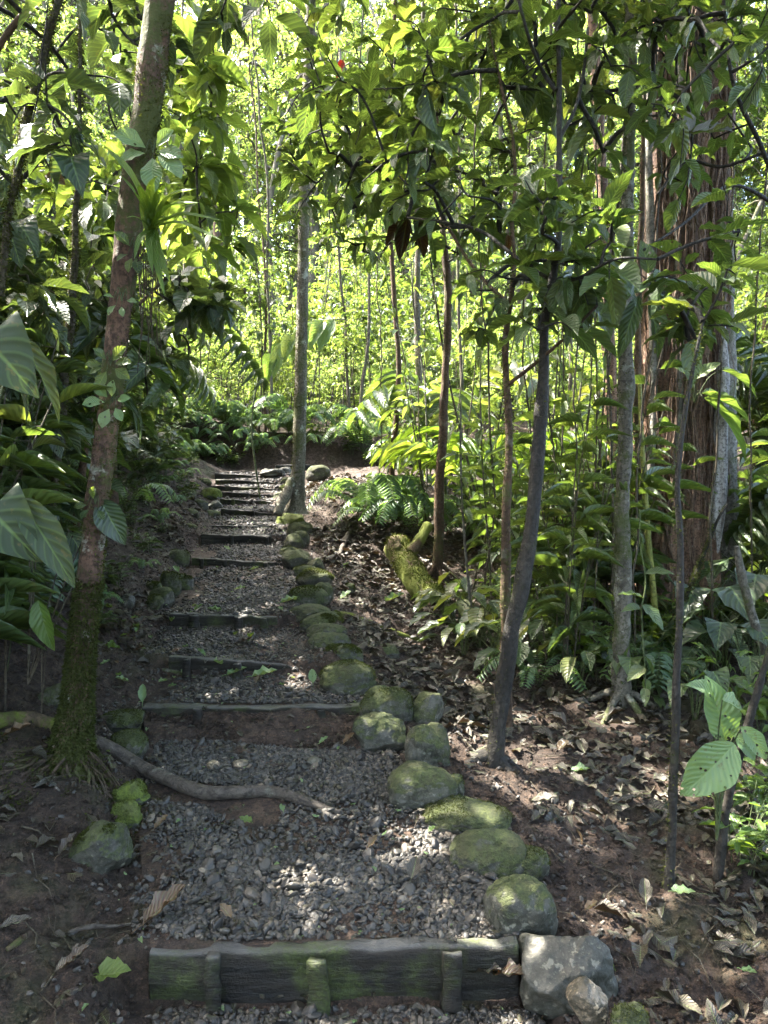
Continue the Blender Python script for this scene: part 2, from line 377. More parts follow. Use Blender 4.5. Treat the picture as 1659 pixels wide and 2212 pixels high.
M['strand'] = bark_mat('strand', (.07, .045, .03), (.18, .12, .08), .1, lich=.1)
def timber_mat():
    g = NT('timber'); o = g.pos(); up = g.up(); s = g.scale(o, (2.5, 10, 14))
    n1 = g.noise(1.6, 7, .7, s); n2 = g.noise(6, 5, .65, o); n3 = g.noise(70, 4, .65, o)
    c = g.mixc(g.ramp(n1, [(.3, 0), (.7, 1)]), (.006, .0048, .0034), (.021, .0165, .011))
    c = g.mixc(g.ramp(n2, [(.5, 0), (.72, .65)]), c, (.024, .026, .014))
    c = g.mixc(g.ramp(g.noise(1, 6, .75, g.scale(o, (4, 40, 60))), [(.52, 0), (.60, .85)]), c, (.004, .004, .003))
    wear = g.math('MULTIPLY', g.ramp(up, [(.55, 0), (.85, 1)]), g.ramp(n2, [(.25, 1), (.7, .35)]))
    c = g.mixc(g.math('MULTIPLY', wear, .75), c, g.mixc(n1, (.06, .058, .052), (.16, .155, .145)))
    mo = g.math('MULTIPLY', g.ramp(g.noise(3.1, 5, .7, o), [(.50, 0), (.62, 1)]), g.ramp(n3, [(.4, .3), (.6, 1)]))
    c = g.mixc(g.math('MULTIPLY', mo, .8), c, (.05, .065, .014))
    h = g.math('ADD', n1, g.math('MULTIPLY', n3, .35))
    return g.done(g.pr(c, g.ramp(n1, [(.3, .48), (.75, .8)]), g.bump(h, 1.0, .02), .3))
M['timber'] = timber_mat()
# ------------------------------------------------------------------ steps: measured in the photograph (left end, right end of the top front edge; bottom; distance)
STEPS = [  # y, (xl,ytl), (xr,ytr), riser bottom y, stakes [(xl, xr, ytop offset, below)], thickness
 (2.20, (322, 2062), (1121, 2046), 2176, [(446, 482, -2, 10), (666, 712, 6, 12), (955, 1000, 4, -30)], .060),
 (3.66, (306, 1530), (779, 1529), 1550, [(417, 440, -3, 36), (688, 706, 2, 30)], .075),
 (4.10, (364, 1418), (650, 1441), 1461, [(398, 415, 2, 3), (504, 523, 5, 4)], .060),
 (4.76, (366, 1324), (598, 1333), 1358, [(410, 434, 2, 2), (508, 528, 0, 8), (562, 580, 2, 6)], .055),
 (6.50, (414, 1206), (598, 1215), 1227, [(432, 441, 0, 2), (484, 495, 0, 2), (570, 578, 0, 1)], .050),
 (7.20, (434, 1155), (586, 1158), 1179, [(495, 505, 0, 6), (570, 580, 0, 3)], .050),
 (7.75, (458, 1136), (590, 1139), 1144, [(516, 524, 0, 1), (565, 572, 0, 1)], .045),
 (8.50, (477, 1098), (587, 1109), 1118, [(541, 550, 0, 2)], .050),
 (9.00, (475, 1077), (585, 1083), 1092, [(500, 508, 0, 1), (540, 548, 0, 1)], .050),
 (9.35, (470, 1062), (597, 1069), 1078, [(530, 538, 0, 1)], .050),
 (9.70, (456, 1048), (603, 1056), 1063, [], .050),
 (10.05, (465, 1035), (606, 1042), 1049, [], .050),
 (10.40, (464, 1021), (600, 1031), 1036, [], .050),
]
zt = [float(.5*(U(*s[1], s[0])[2]+U(*s[2], s[0])[2])) for s in STEPS]
zb = [float(U(.5*(s[1][0]+s[2][0]), s[3], s[0])[2]) for s in STEPS]
zb[0] = -.085; zb[1] = float(U(520, 1622, 3.42)[2])
ky, kz = [-8.0, 0.5], [-.16, -.12]
for i, s in enumerate(STEPS):
    yb = s[0]-.002 if i != 1 else 3.42
    lo = max(zb[i], (kz[-1] if i else -.1)-.02)
    ky += [yb, s[0]+.03]; kz += [min(lo, zt[i]-.03), zt[i]-.014]
ky += [12.2, 20]; kz += [zt[-1]+.10, zt[-1]+.3]
KY, KZ = np.array(ky), np.array(kz)
def zpath(y): return np.interp(y, KY, KZ)
SY = np.array([-8, 0, 1.8, 2.8, 3.7, 4.6, 5.6, 6.6, 7.4, 8.2, 9, 9.6, 10.4, 12.2, 20]); SZ = np.array([np.mean(zpath(np.linspace(y-.45, y+.45, 30))) for y in SY])
def zsm(y): return np.interp(y, SY, SZ)
EL = np.array([(-8, -.5), (0.5, -.55), (1.8, -.60), (2.2, -.72), (2.75, -.94), (3.1, -1.03), (3.66, -1.21), (4.1, -1.25), (4.76, -1.40), (6.5, -1.72), (7.2, -1.82), (8.5, -1.93), (9, -2.03), (10.4, -2.35), (12, -2.4), (20, -2.4)])
ER = np.array([(-8, .5), (0.5, .48), (1.8, .46), (2.2, .42), (2.75, .29), (3.1, .10), (3.66, -.08), (4.1, -.36), (4.76, -.54), (6.5, -.86), (7.2, -1.0), (8.5, -1.22), (9, -1.35), (10.4, -1.40), (12, -.9), (20, -.9)])
def xl_(y): return np.interp(y, EL[:, 0], EL[:, 1])
def xr_(y): return np.interp(y, ER[:, 0], ER[:, 1])
ZR = np.array([(-8, -.12), (1.5, -.10), (2.5, .0), (3.5, .13), (5, .30), (6, .42), (7, .62), (8, 1.0), (9, 1.2), (10, 1.38), (11, 1.48), (12, 1.58), (20, 2.2), (40, 4), (100, 10)])
def terrain(x, y, fine=True):
    x = np.asarray(x, float); y = np.asarray(y, float)
    zs = zsm(y); zp = zpath(y); xl = xl_(y); xr = xr_(y)
    tr = x-xr; tl = xl-x
    zr = np.interp(y, ZR[:, 0], ZR[:, 1])+.05*np.clip(x-.8, 0, 3)-.02*np.clip(x-4, 0, 50)
    kl = np.interp(y, [-8, 1, 2, 3, 5, 7, 10, 13], [.1, .12, .22, .42, .45, .55, .4, .2])
    tb = np.clip(tl-.06, 0, 2.6); zl = zs+.05*sstep(tl/.15)+kl*tb+.12*np.clip(tl-2.6, 0, 40)
    inside = zp
    z = np.where(tr > 0, inside+(zs-inside)*sstep(tr/.18), inside)
    z = np.where(tr > 0, z+(zr-z)*sstep((tr-.12)/.85), z)
    z = np.where(tl > 0, inside+(zl-inside)*sstep(tl/.22), z)
    # the cut bank behind the top of the steps, and the rising ground of the wood behind it
    yb = 11.9+.25*np.sin(x*1.3)+np.clip(-x-2.2, 0, 3)*-.5+np.clip(x-.2, 0, 3)*.9
    bank = sstep((y-yb)/.55)*np.interp(x, [-6, -2.5, -.5, .6, 2.5], [.5, .62, .52, .28, .05])
    z = z+bank
    zf = np.interp(y, ZR[:, 0], ZR[:, 1])+.25
    z = z+(zf-z)*sstep((y-12.6)/9)
    z = z+np.clip(y-13, 0, 25)*.03+np.clip(y-36, 0, 70)*.22
    return z
def G(px, py, y0=1.0, y1=60.0, dz=0.0):
    """where the sight line through (px, py) meets the ground"""
    ys = np.concatenate([np.arange(y0, 14, .01), np.arange(14, y1, .1)])
    a = (px-829.5)/1600.0; b = -(py-1106)/1600.0; c, s = math.cos(PITCH), math.sin(PITCH)
    d = np.array([a, c+b*s, -s+b*c]); P = EYE[None]+d[None]*(ys/d[1])[:, None]
    h = P[:, 2]-terrain(P[:, 0], P[:, 1])-dz
    i = np.argmax(h <= 0)
    return P[i] if h[i] <= 0 else P[-1]
def gz(x, y): return float(terrain(np.array([x]), np.array([y]))[0])

def grid(xs, ys, f, name, mat, attr=None):
    X, Y = np.meshgrid(xs, ys); V = np.stack([X.ravel(), Y.ravel(), f(X.ravel(), Y.ravel())], -1)
    nx = len(xs); i = np.arange(len(ys)-1)[:, None]*nx; j = np.arange(nx-1)[None]
    F = np.stack([i+j, i+j+1, i+nx+j+1, i+nx+j], -1).reshape(-1, 4)
    return mesh(name, V, F, mat)
def spaced(*segs):
    o = []
    for a, b, s in segs: o.append(np.arange(a, b-1e-6, s))
    o.append(np.array([segs[-1][1]])); return np.concatenate(o)
def ground_z(x, y):
    z = terrain(x, y); p = np.stack([x, y, z*0], -1)
    ins = sstep((x-xl_(y)+.05)/.1)*sstep((xr_(y)+.05-x)/.1)
    rough = fbm(p*3.1, 3, 4)*.035+fbm(p*17, 9, 3)*.020+fbm(p*46, 19, 2)*.006
    rough = rough+np.clip(fbm(p*1.2, 21, 3), 0, 1)*.05*(y > 3)
    return z+rough*(1-ins)-.012*ins
gx = spaced((-60, -8, 2.5), (-8, -3.2, .16), (-3.2, 2.2, .035), (2.2, 5, .1), (5, 12, .4), (12, 60, 3))
gy = spaced((-10, 1, .4), (1, 5, .03), (5, 12.8, .04), (12.8, 20, .25), (20, 100, 2.5))
tag(link('ground', grid(gx, gy, ground_z, 'ground', M['soil'])), 'reddish brown forest soil rising from the trail into the wood', 'ground', kind='structure')

# path: a ribbon of trodden earth and gravel between the stone borders, 6 mm above the soil sheet
py_ = spaced((1.0, 3.3, .03), (3.3, 3.75, .01), (3.75, 10.9, .03))
us = np.linspace(0, 1, 81)
X = xl_(py_)[:, None]*(1-us)[None]+xr_(py_)[:, None]*us[None]; Y = np.repeat(py_[:, None], 81, 1)
Z = zpath(Y.ravel())+.006+fbm(np.stack([X.ravel(), Y.ravel(), 0*X.ravel()], -1)*6, 31, 3)*.006+((Y.ravel() > 3.36) & (Y.ravel() < 3.66))*fbm(np.stack([X.ravel(), Y.ravel()*2, 0*X.ravel()], -1)*9, 37, 4)*.024
i = np.arange(len(py_)-1)[:, None]*81; j = np.arange(80)[None]
F = np.stack([i+j, i+j+1, i+81+j+1, i+81+j], -1).reshape(-1, 4)
tag(link('path', mesh('path', np.stack([X.ravel(), Y.ravel(), Z], -1), F, M['path_soil'])), 'dark stepped gravel path climbing between mossy stones', 'path', kind='structure')

# ------------------------------------------------------------------ gravel
def ico(sub):
    t = (1+5**.5)/2
    V = [(-1, t, 0), (1, t, 0), (-1, -t, 0), (1, -t, 0), (0, -1, t), (0, 1, t), (0, -1, -t), (0, 1, -t), (t, 0, -1), (t, 0, 1), (-t, 0, -1), (-t, 0, 1)]
    F = [(0, 11, 5), (0, 5, 1), (0, 1, 7), (0, 7, 10), (0, 10, 11), (1, 5, 9), (5, 11, 4), (11, 10, 2), (10, 7, 6), (7, 1, 8), (3, 9, 4), (3, 4, 2), (3, 2, 6), (3, 6, 8), (3, 8, 9), (4, 9, 5), (2, 4, 11), (6, 2, 10), (8, 6, 7), (9, 8, 1)]
    V = [np.array(v)/np.linalg.norm(v) for v in V]
    for _ in range(sub):
        cache = {}; F2 = []
        def mid(a, b):
            k = (min(a, b), max(a, b))
            if k not in cache:
                m = V[a]+V[b]; V.append(m/np.linalg.norm(m)); cache[k] = len(V)-1
            return cache[k]
        for a, b, c in F:
            x, y, z = mid(a, b), mid(b, c), mid(c, a); F2 += [(a, x, z), (b, y, x), (c, z, y), (x, y, z)]
        F = F2
    return np.array(V), np.array(F)
I0, I1, I3, I5 = ico(0), ico(1), ico(3), ico(5)
def pebbles(bb, r, P, S, base, flat=.6, tints=None):
    V, F = base; n = len(P); K = 14
    Ts = []
    for k in range(K):
        v = V*1.0
        for _ in range(5):
            d = rdir(r, 1)[0]; h = r.uniform(.55, .85); t = v@d; v = v-np.clip(t-h, 0, 1)[:, None]*d
        Ts.append(v*np.array([1, r.uniform(.6, .95), r.uniform(.45, .75)]))
    kk = r.integers(0, K, n)
    for k in range(K):
        s = np.where(kk == k)[0]; m = len(s)
        if not m: continue
        a = r.uniform(0, 2*math.pi, m); tx, ty = r.normal(0, .35, m), r.normal(0, .35, m)
        ca, sa = np.cos(a), np.sin(a)
        v = Ts[k][None]*S[s][:, None, None]
        x = v[..., 0]*ca[:, None]-v[..., 1]*sa[:, None]; y = v[..., 0]*sa[:, None]+v[..., 1]*ca[:, None]; z = v[..., 2]+x*tx[:, None]+y*ty[:, None]
        W = np.stack([x, y, z], -1)+P[s][:, None]
        bb.add(W.reshape(-1, 3), (F[None]+(np.arange(m)*len(V))[:, None, None]).reshape(-1, 3), None, np.repeat(r.random(m) if tints is None else tints[s], len(V)))
r = rng(5); bb = B()
def path_points(n, y0, y1, over=.05):
    y = r.uniform(y0, y1, n); u = r.beta(1.0, 1.0, n)
    x = xl_(y)-over+(xr_(y)-xl_(y)+2*over)*u
    # bare earth: below the second board, under the root, and along the left edge
    e = fbm(np.stack([x*2.2, y*2.2, 0*x], -1), 77, 3)
    tl = (x-xl_(y)); keep = r.random(n) < sstep((tl+.05+.18*e)/.25)*(1-.75*sstep((fbm(np.stack([x*1.7, y*1.7, 0*x], -1), 79, 3)-.38)/.25))
    keep &= ~((y > 3.45+.05*e) & (y < 3.68)) & ~((y > 2.98+.12*e) & (y < 3.12+.10*e) & (x < -.42) & (x > -1.1))
    x, y = x[keep], y[keep]
    return x, y
for n, y0, y1, s0, s1, base in ((15000, 1.3, 2.17, .006, .016, I1), (17000, 2.26, 2.95, .006, .0155, I1), (17000, 2.9, 3.6, .006, .015, I0), (21000, 3.74, 5.4, .0065, .015, I0), (20000, 5.3, 8.9, .008, .017, I0), (4500, 8.9, 10.9, .010, .02, I0)):
    x, y = path_points(n, y0, y1); m = len(x); S = s0+(s1-s0)*r.random(m)**1.6; S *= np.where(r.random(m) < .04, r.uniform(1.4, 2.1, m), 1)
    pebbles(bb, r, np.stack([x, y, zpath(y)+.006+S*r.uniform(.1, .75, m)], -1), S, base)
# stray stones spilling over the edges
y = r.uniform(1.4, 9, 3200); side = r.random(3200) < .6; x = np.where(side, xr_(y)+np.abs(r.normal(0, .35, 3200)), xl_(y)-np.abs(r.normal(0, .18, 3200)))
S = r.uniform(.006, .016, 3200)
pebbles(bb, r, np.stack([x, y, ground_z(x, y)+S*.3], -1), S, I0, tints=r.uniform(.3, 1, 3200))
tag(bb.obj('gravel', M['gravel'], smooth=False), 'dark grey crushed gravel strewn over the path', 'gravel', kind='stuff')
# spread of fine soil crumbs
bb = B(); n = 30000; y = 1.4+8*r.random(n)**1.6; side = r.random(n) < .62
x = np.where(side, xr_(y)+.1+np.abs(r.normal(0, .7, n)), xl_(y)-.03-np.abs(r.normal(0, .5, n))); S = .003+.012*r.random(n)**2.2
pebbles(bb, r, np.stack([x, y, ground_z(x, y)+S*.3], -1), S, I0)
y = r.uniform(3.40, 3.66, 900); x = xl_(y)+(xr_(y)-xl_(y))*r.random(900); S = r.uniform(.004, .013, 900); pebbles(bb, r, np.stack([x, y, zpath(y)+.006+S*.4], -1), S, I0)
tag(bb.obj('soil_crumbs', M['soil'], smooth=False), 'loose crumbs of brown soil beside the path', 'soil', kind='stuff')

# ------------------------------------------------------------------ timber steps
def plank(bb, P0, P1, th, depth0, depth1, seed, n=150, nz=14):
    """a rough board standing on edge: P0,P1 ends of its top front edge; th thickness; depth its height at each end"""
    P0, P1 = np.array(P0), np.array(P1); t = np.linspace(0, 1, n); ax = nrm((P1-P0)*np.array([1, 1, 0])); nb = np.array([-ax[1], ax[0], 0])
    prof = [(0, -v) for v in np.linspace(1, 0.06, nz)]+[(.12, 0.0)]+[(u, 0) for u in np.linspace(.4, .85, 3)]+[(1, -.06), (1, -1)]
    m = len(prof); V = np.zeros((n, m, 3))
    for i, tt in enumerate(t):
        c = P0+(P1-P0)*tt; h = depth0+(depth1-depth0)*tt
        for k, (u, v) in enumerate(prof): V[i, k] = c+nb*u*th+np.array([0, 0, v*h])
    q = V.reshape(-1, 3); d = fbm(q*np.array([4, 4, 16]), seed, 5)*.008+fbm(q*np.array([2.0, 2.0, 2.0]), seed+9, 2)*.010-np.clip(fbm(q*np.array([5, 5, 60]), seed+5, 3)-.35, 0, 1)*.008
    q = q+np.outer(d, nb)+np.outer(fbm(q*np.array([8, 8, 3]), seed+3, 5)*.009*(q[:, 2] > q[:, 2].max()-.12), [0, 0, 1])
    i = np.arange(n-1)[:, None]*m; j = np.arange(m-1)[None]
    F = np.stack([i+j, i+m+j, i+m+j+1, i+j+1], -1).reshape(-1, 4)
    caps = []
    for e in (0, n-1):
        a = e*m
        for k in range(1, m-1): caps.append((a, a+k, a+k+1) if e == 0 else (a, a+k+1, a+k))
    bb.add(q, [F, np.array(caps)], np.zeros((len(q), 2)))
def block(bb, C0, ax, nb, w, d, h, seed):
    """a rough upright peg with its top face at C0 (front left corner)"""
    n = 8; prof = [(0, 0), (w*.5, 0), (w, 0), (w, d), (w*.5, d), (0, d)]; m = 6
    V = []
    for k, z in enumerate(np.linspace(-h, 0, n)):
        s = 1 if k < n-1 else .93
        for (a, b) in prof: V.append(C0+ax*(w/2+(a-w/2)*s)+nb*(d/2+(b-d/2)*s)+np.array([0, 0, z]))
    V = np.array(V); V = V+fbm(V*22, seed, 3)[:, None]*(ax*.008+nb*.005)+np.outer(fbm(V*14, seed+2, 2), [0, 0, .012])
    i = np.arange(n-1)[:, None]*m; j = np.arange(m)[None]; k = (j+1) % m
    bb.add(V, [np.stack([i+j, i+k, i+m+k, i+m+j], -1).reshape(-1, 4), np.array([[(n-1)*m+0, (n-1)*m+1, (n-1)*m+4, (n-1)*m+5], [(n-1)*m+1, (n-1)*m+2, (n-1)*m+3, (n-1)*m+4]])])
ORD = ['lowest', 'second', 'third', 'fourth', 'fifth', 'sixth', 'seventh', 'eighth', 'ninth', 'tenth', 'eleventh', 'twelfth', 'topmost']
SLAB = ['nearest and thickest timber step with three pegs and green algae', 'wide timber step with pale wet edge above bare undercut soil',
 'slanting timber step with a cut block end, just above the wide pale edged one', 'dark timber step with three pegs below the long gravel landing',
 'low dark timber step at the upper end of the long gravel landing', 'deep timber step with a curved stick lying at its foot', 'thin timber step just above the one with the stick',
 'slanting timber step with a broken right end below the steep flight', 'lowest step of the steep upper flight of five', 'second step up in the steep upper flight of five', 'middle step of the steep upper flight of five', 'second step from the top of the steep upper flight', 'topmost step of the steep upper flight of five']
for i, (y, a, b, yb, stakes, th) in enumerate(STEPS):
    A, Bp = U(a[0], a[1], y), U(b[0], b[1], y); ax = nrm((Bp-A)*np.array([1, 1, 0])); nb = np.array([-ax[1], ax[0], 0])
    T = thing('timber_step', SLAB[i], 'step', (A+Bp)/2-np.array([0, 0, .15]), 'timber steps of the path'); org = (A+Bp)/2-np.array([0, 0, .15])
    bb = B(); dep = (A[2]+Bp[2])/2-zb[i]+.03 if i != 1 else .065
    plank(bb, A, Bp, th, dep, dep, 40+i); bb.obj('board', M['timber'], T, org)
    for k, (x0, x1, dt, below) in enumerate(stakes):
        t = (x0-a[0])/(b[0]-a[0]); yy = a[1]+(b[1]-a[1])*t+dt
        C = U(x0, yy, y-.022); w = (x1-x0)/1600*y; h = (yb+below-yy)/1600*y+.04
        s_ = B(); q_ = rng(500+i*7+k).normal(0, .10); block(s_, C-nb*.034, nrm(ax+nb*q_), nrm(nb-ax*q_), w*.95, .030, h, 90+i*5+k); s_.obj('peg', M['timber'], T, org)
# step across the landing at the top
A, Bp = U(596, 1005, 11.4), U(672, 1004, 11.6); T = thing('timber_step', 'far timber step on the top landing, half behind the trail tree', 'step', (A+Bp)/2, 'timber steps of the path')
bb = B(); plank(bb, A, Bp, .06, .1, .1, 300); bb.obj('board', M['timber'], T, (A+Bp)/2)

# ------------------------------------------------------------------ stones
ST = [ # x0,x1,y0,y1, material, angularity, label
 (1130, 1342, 2012, 2192, 'stone_bare', .8, 'large angular boulder with pale lichen patches, right of the nearest timber step'),
 (1226, 1322, 2116, 2222, 'stone_tan', 1.2, 'cracked tan rock leaning against the lichen patched boulder'),
 (1322, 1412, 2172, 2250, 'stone_mossy', .3, 'mossy stone cut by the bottom edge, beside the cracked tan rock'),
 (1050, 1210, 1896, 2040, 'stone', .25, 'round grey stone with thin moss at the right end of nearest step'),
 (975, 1140, 1794, 1900, 'stone', .35, 'long sloping stone with a pale top, next above the round grey one'),
 (1105, 1192, 1832, 1908, 'stone_mossy', .2, 'low mossy stone hidden behind the long sloping one'),
 (917, 1108, 1731, 1806, 'stone_mossy', .2, 'wide flat topped green stone between bulky and sloping stones'),
 (838, 988, 1648, 1757, 'stone', .4, 'bulky grey stone left of the dark forked trunk'),
 (962, 1005, 1672, 1730, 'stone_mossy', .3, 'small mossy stone wedged behind the bulky grey stone'),
 (876, 972, 1563, 1672, 'stone', .3, 'tall rounded stone with moss cap, above the bulky grey stone'),
 (762, 877, 1538, 1634, 'stone', .7, 'dark brick shaped stone at right end of wide step'),
 (778, 894, 1480, 1584, 'stone_mossy', .1, 'big domed stone thick with moss behind the dark brick shaped one'),
 (892, 960, 1496, 1582, 'stone', .8, 'pointed stone with leafy moss on its tip, outside the stone row'),
 (689, 811, 1428, 1506, 'stone_mossy', .05, 'big smooth egg shaped mossy boulder beside the slanting step'),
 (697, 784, 1391, 1442, 'stone_mossy', .1, 'mossy stone just behind the egg shaped boulder'),
 (664, 757, 1364, 1418, 'stone', .15, 'smooth grey green stone leaning left, below two flatter ones'),
 (660, 747, 1347, 1390, 'stone', .15, 'flat grey stone overlapping the smooth leaning one'),
 (647, 736, 1321, 1368, 'stone_mossy', .15, 'dark mossy stone at the right end of the fourth step'),
 (622, 712, 1306, 1340, 'stone', .15, 'long low bare stone like a loaf, beside the long landing'),
 (624, 706, 1266, 1312, 'stone_mossy', .1, 'humped mossy stone in front of a smaller one on long landing'),
 (672, 719, 1257, 1308, 'stone', .1, 'smooth stone tucked behind the humped mossy one'),
 (637, 716, 1229, 1272, 'stone_mossy', .1, 'domed dark moss stone at the head of the long landing'),
 (634, 685, 1221, 1246, 'stone_mossy', .3, 'small moss stone just behind the domed dark one'),
 (608, 673, 1186, 1238, 'stone', 1.1, 'dark jagged rock at the right end of the fifth step'),
 (664, 700, 1204, 1242, 'stone', .5, 'upright brown stone behind the dark jagged rock'),
 (600, 642, 1180, 1208, 'stone_mossy', .4, 'small mossy stone behind the jagged rock beside the step'),
 (613, 657, 1152, 1188, 'stone', .1, 'ball shaped smooth stone right of the stick'),
 (630, 668, 1146, 1184, 'stone', .2, 'stone leaning against the ball shaped one'),
 (618, 673, 1126, 1158, 'stone_mossy', .15, 'sunlit yellow green stone below the bright moss cushion'),
 (596, 656, 1107, 1138, 'stone_bright', .3, 'bright moss cushioned stone at the foot of the trail tree'),
 (590, 624, 1062, 1086, 'stone_mossy', .3, 'mossy stone at right of the lowest step of the steep flight'),
 (603, 627, 1046, 1066, 'stone_bright', .3, 'bright mossy stone right of the middle steep step'),
 (604, 628, 1030, 1048, 'stone_mossy', .3, 'mossy stone right of the upper steep steps'),
 (556, 612, 1012, 1030, 'stone_bare', .8, 'flat grey slab lying on the top landing'),
 (602, 632, 1008, 1026, 'stone_bare', .8, 'grey rock beside the flat slab on the top landing'),
 (660, 712, 1004, 1042, 'stone_mossy', .4, 'low mossy hump right of the trail tree on the landing'),
 (145, 270, 1778, 1888, 'stone_mossy', .75, 'big angular moss topped rock under the left tree roots'),
 (228, 299, 1730, 1797, 'stone_bright', .5, 'squat stone with bright moss above the angular rock'),
 (232, 314, 1686, 1752, 'stone_bright', .5, 'stone with bright moss on its right half, below the root'),
 (232, 309, 1577, 1642, 'stone_mossy', .3, 'sloping moss stone just above the long root'),
 (214, 300, 1535, 1584, 'stone_mossy', .3, 'moss covered stone at the left end of wide step'),
 (80, 142, 1478, 1542, 'stone', .4, 'dull brown stone behind the left tree trunk'),
 (318, 372, 1268, 1312, 'stone', .3, 'grey green stone in the left cluster beside long landing'),
 (315, 352, 1284, 1322, 'stone_mossy', .3, 'small lichen stone at the front of the left cluster'),
 (345, 388, 1234, 1292, 'stone_mossy', .3, 'tall mossy stone in the middle of the left cluster'),
 (310, 350, 1256, 1288, 'stone_mossy', .4, 'mossy stone at the left edge of the left cluster'),
 (372, 415, 1240, 1282, 'stone_mossy', .4, 'mossy stone at the right edge of the left cluster'),
 (360, 406, 1186, 1226, 'stone_mossy', .4, 'mossy hump left of the fifth step'),
 (253, 289, 1284, 1316, 'stone_bare', .3, 'lone dark brown stone on the left bank'),
 (432, 476, 1053, 1082, 'stone_bright', .2, 'round cushion of bright moss left of the steep flight'),
 (424, 456, 1032, 1051, 'stone_mossy', .3, 'dull mossy stone left of the upper steep steps'),
 (444, 480, 1081, 1104, 'stone_bare', .7, 'bare dark rock below the round moss cushion'),
 (390, 427, 1098, 1124, 'stone', .4, 'grey stone left of the eighth step'),
 (440, 474, 1102, 1120, 'stone', .7, 'flat rock at the left end of the eighth step'),
 (420, 448, 1078, 1100, 'stone', .6, 'dark stone between the moss cushion and the grey stone'),
 (388, 420, 1054, 1080, 'stone_mossy', .4, 'dull mossy lump on the bank left of the moss cushion'),
 (392, 424, 1130, 1154, 'stone', .6, 'dark stone on the bank beside the sixth step'),
 (805, 862, 1392, 1432, 'stone', .5, 'half buried brown stone in soil right of the stone row'),
 (742, 768, 1260, 1282, 'stone_mossy', .3, 'small moss stone on bare soil right of the row'),
]
def stone(x0, x1, y0, y1, mat, ang, label, seed):
    r = rng(1000+seed); cx = (x0+x1)/2
    P = G(cx, y1-.10*(y1-y0)); d = P[1]; w = (x1-x0)/1600*d; h = (y1-y0)/1600*d*1.04; w *= 1.07
    if label.startswith('cracked') or label.startswith('mossy stone cut'): d = P[1] = 1.95 if label.startswith('cracked') else 1.9; w = (x1-x0)/1600*d; h = (y1-y0)/1600*d; P = U(cx, y1, d)
    dep = min(w*.8, .32)*r.uniform(.85, 1.1)
    V, F = I5 if d < 5 else I3; v = V*1.0
    # superellipse body, then flat cuts
    p = r.uniform(2.2, 2.8) if ang < .5 else r.uniform(2.4, 3.6)
    v = v/((np.abs(v)**p).sum(1, keepdims=True)**(1/p))
    for _ in range(int(3+ang*7)):
        dd = rdir(r, 1)[0]; dd[1] -= .3; dd = nrm(dd); hh = r.uniform(.78, .95)-.12*min(ang, 1); t = v@dd; v = v-np.clip(t-hh, 0, 1)[:, None]*dd*(.55+.4*min(ang, 1))
    s = rng(seed).uniform(0, 90)
    v = v*(1+(.09+.03*ang)*fbm(v*1.5+s, 5, 3)[:, None]+.022*fbm(v*6+s, 8, 4)[:, None])
    if d < 5: v = v*(1+.010*fbm(v*18+s, 12, 4)[:, None])
    lo, hi = v.min(0), v.max(0); v = (v-(lo+hi)/2)/((hi-lo)/2)
    v = v*np.array([w/2, dep/2, h*.56])
    C = np.array([P[0], d+dep*.32, 0]); C[2] = U(cx, y0, C[1])[2]-h*.56
    o = tag(link('stone', mesh('stone', v, F, M[mat]), None, C), label, 'stone', 'stones bordering the path')
    if mat in ('stone_mossy', 'stone_bright') and d < 9:   # cushions of moss standing up from the upper faces
        n = nrm(v/np.array([w/2, dep/2, h*.56])**2); q = fbm(v/w*3.2+s, 40, 3)+.9*n[:, 2]
        ok = np.where((q > (.7 if mat == 'stone_mossy' else .5)) & (n[:, 2] > .2))[0]
        if len(ok):
            m = int(min(2600, 38000*w*dep)) if d < 6 else 350; k = r.choice(ok, m); sz = .006 if d < 4 else .010
            jit = r.normal(0, w*.012, (m, 3)); bb = B()
            scatter(bb, tmpl_far(.2, .1), v[k]*.995+jit*np.array([1, 1, .3]), n[k]+rdir(r, m)*.7, rdir(r, m), r.uniform(.6, 1.3, m)*sz, sz*.6, r.uniform(.3, 1, m) if mat == 'stone_bright' else r.uniform(0, .75, m))
            bb.obj('moss', M['moss_leaf'], o)
    return o
for k, s in enumerate(ST): stone(*s, k)
# ------------------------------------------------------------------ growth helpers
def twigs(root, targets, r, n=7, sag=.0, bend=.07):
    """join every target to the nearest point of the growing skeleton; returns nodes, parents, chains, twig ends"""
    P = [np.array(p, float) for p in root]; par = [-1]+list(range(len(root)-1)); chains = []
    base = len(root); T = np.asarray(targets, float)
    d0 = np.min(np.linalg.norm(T[:, None]-np.asarray(root)[None], axis=2), axis=1)
    A = np.array(P)
    cap = len(root)+len(T)*n; buf = np.zeros((cap, 3)); buf[:base] = A; cnt = base; ends = []
    for t in T[np.argsort(d0)]:
        d = np.linalg.norm(buf[:cnt]-t, axis=1); j = int(np.argmin(d)); L = d[j]
        if L < .02: continue
        k = max(2, min(n-1, int(L/.12)+1)); tt = np.linspace(0, 1, k+1)[1:, None]
        off = r.normal(0, bend*L, 3); off2 = r.normal(0, bend*.35*L, 3)
        q = buf[j]+(t-buf[j])*tt+off*np.sin(math.pi*tt)+off2*np.sin(2*math.pi*tt); q[:, 2] += sag*L*np.sin(math.pi*tt[:, 0])
        ch = [j]+list(range(cnt, cnt+k)); buf[cnt:cnt+k] = q
        par += [j]+list(range(cnt, cnt+k-1)); cnt += k; chains.append(ch); ends.append(cnt-1)
    return buf[:cnt], np.array(par), chains, ends, base
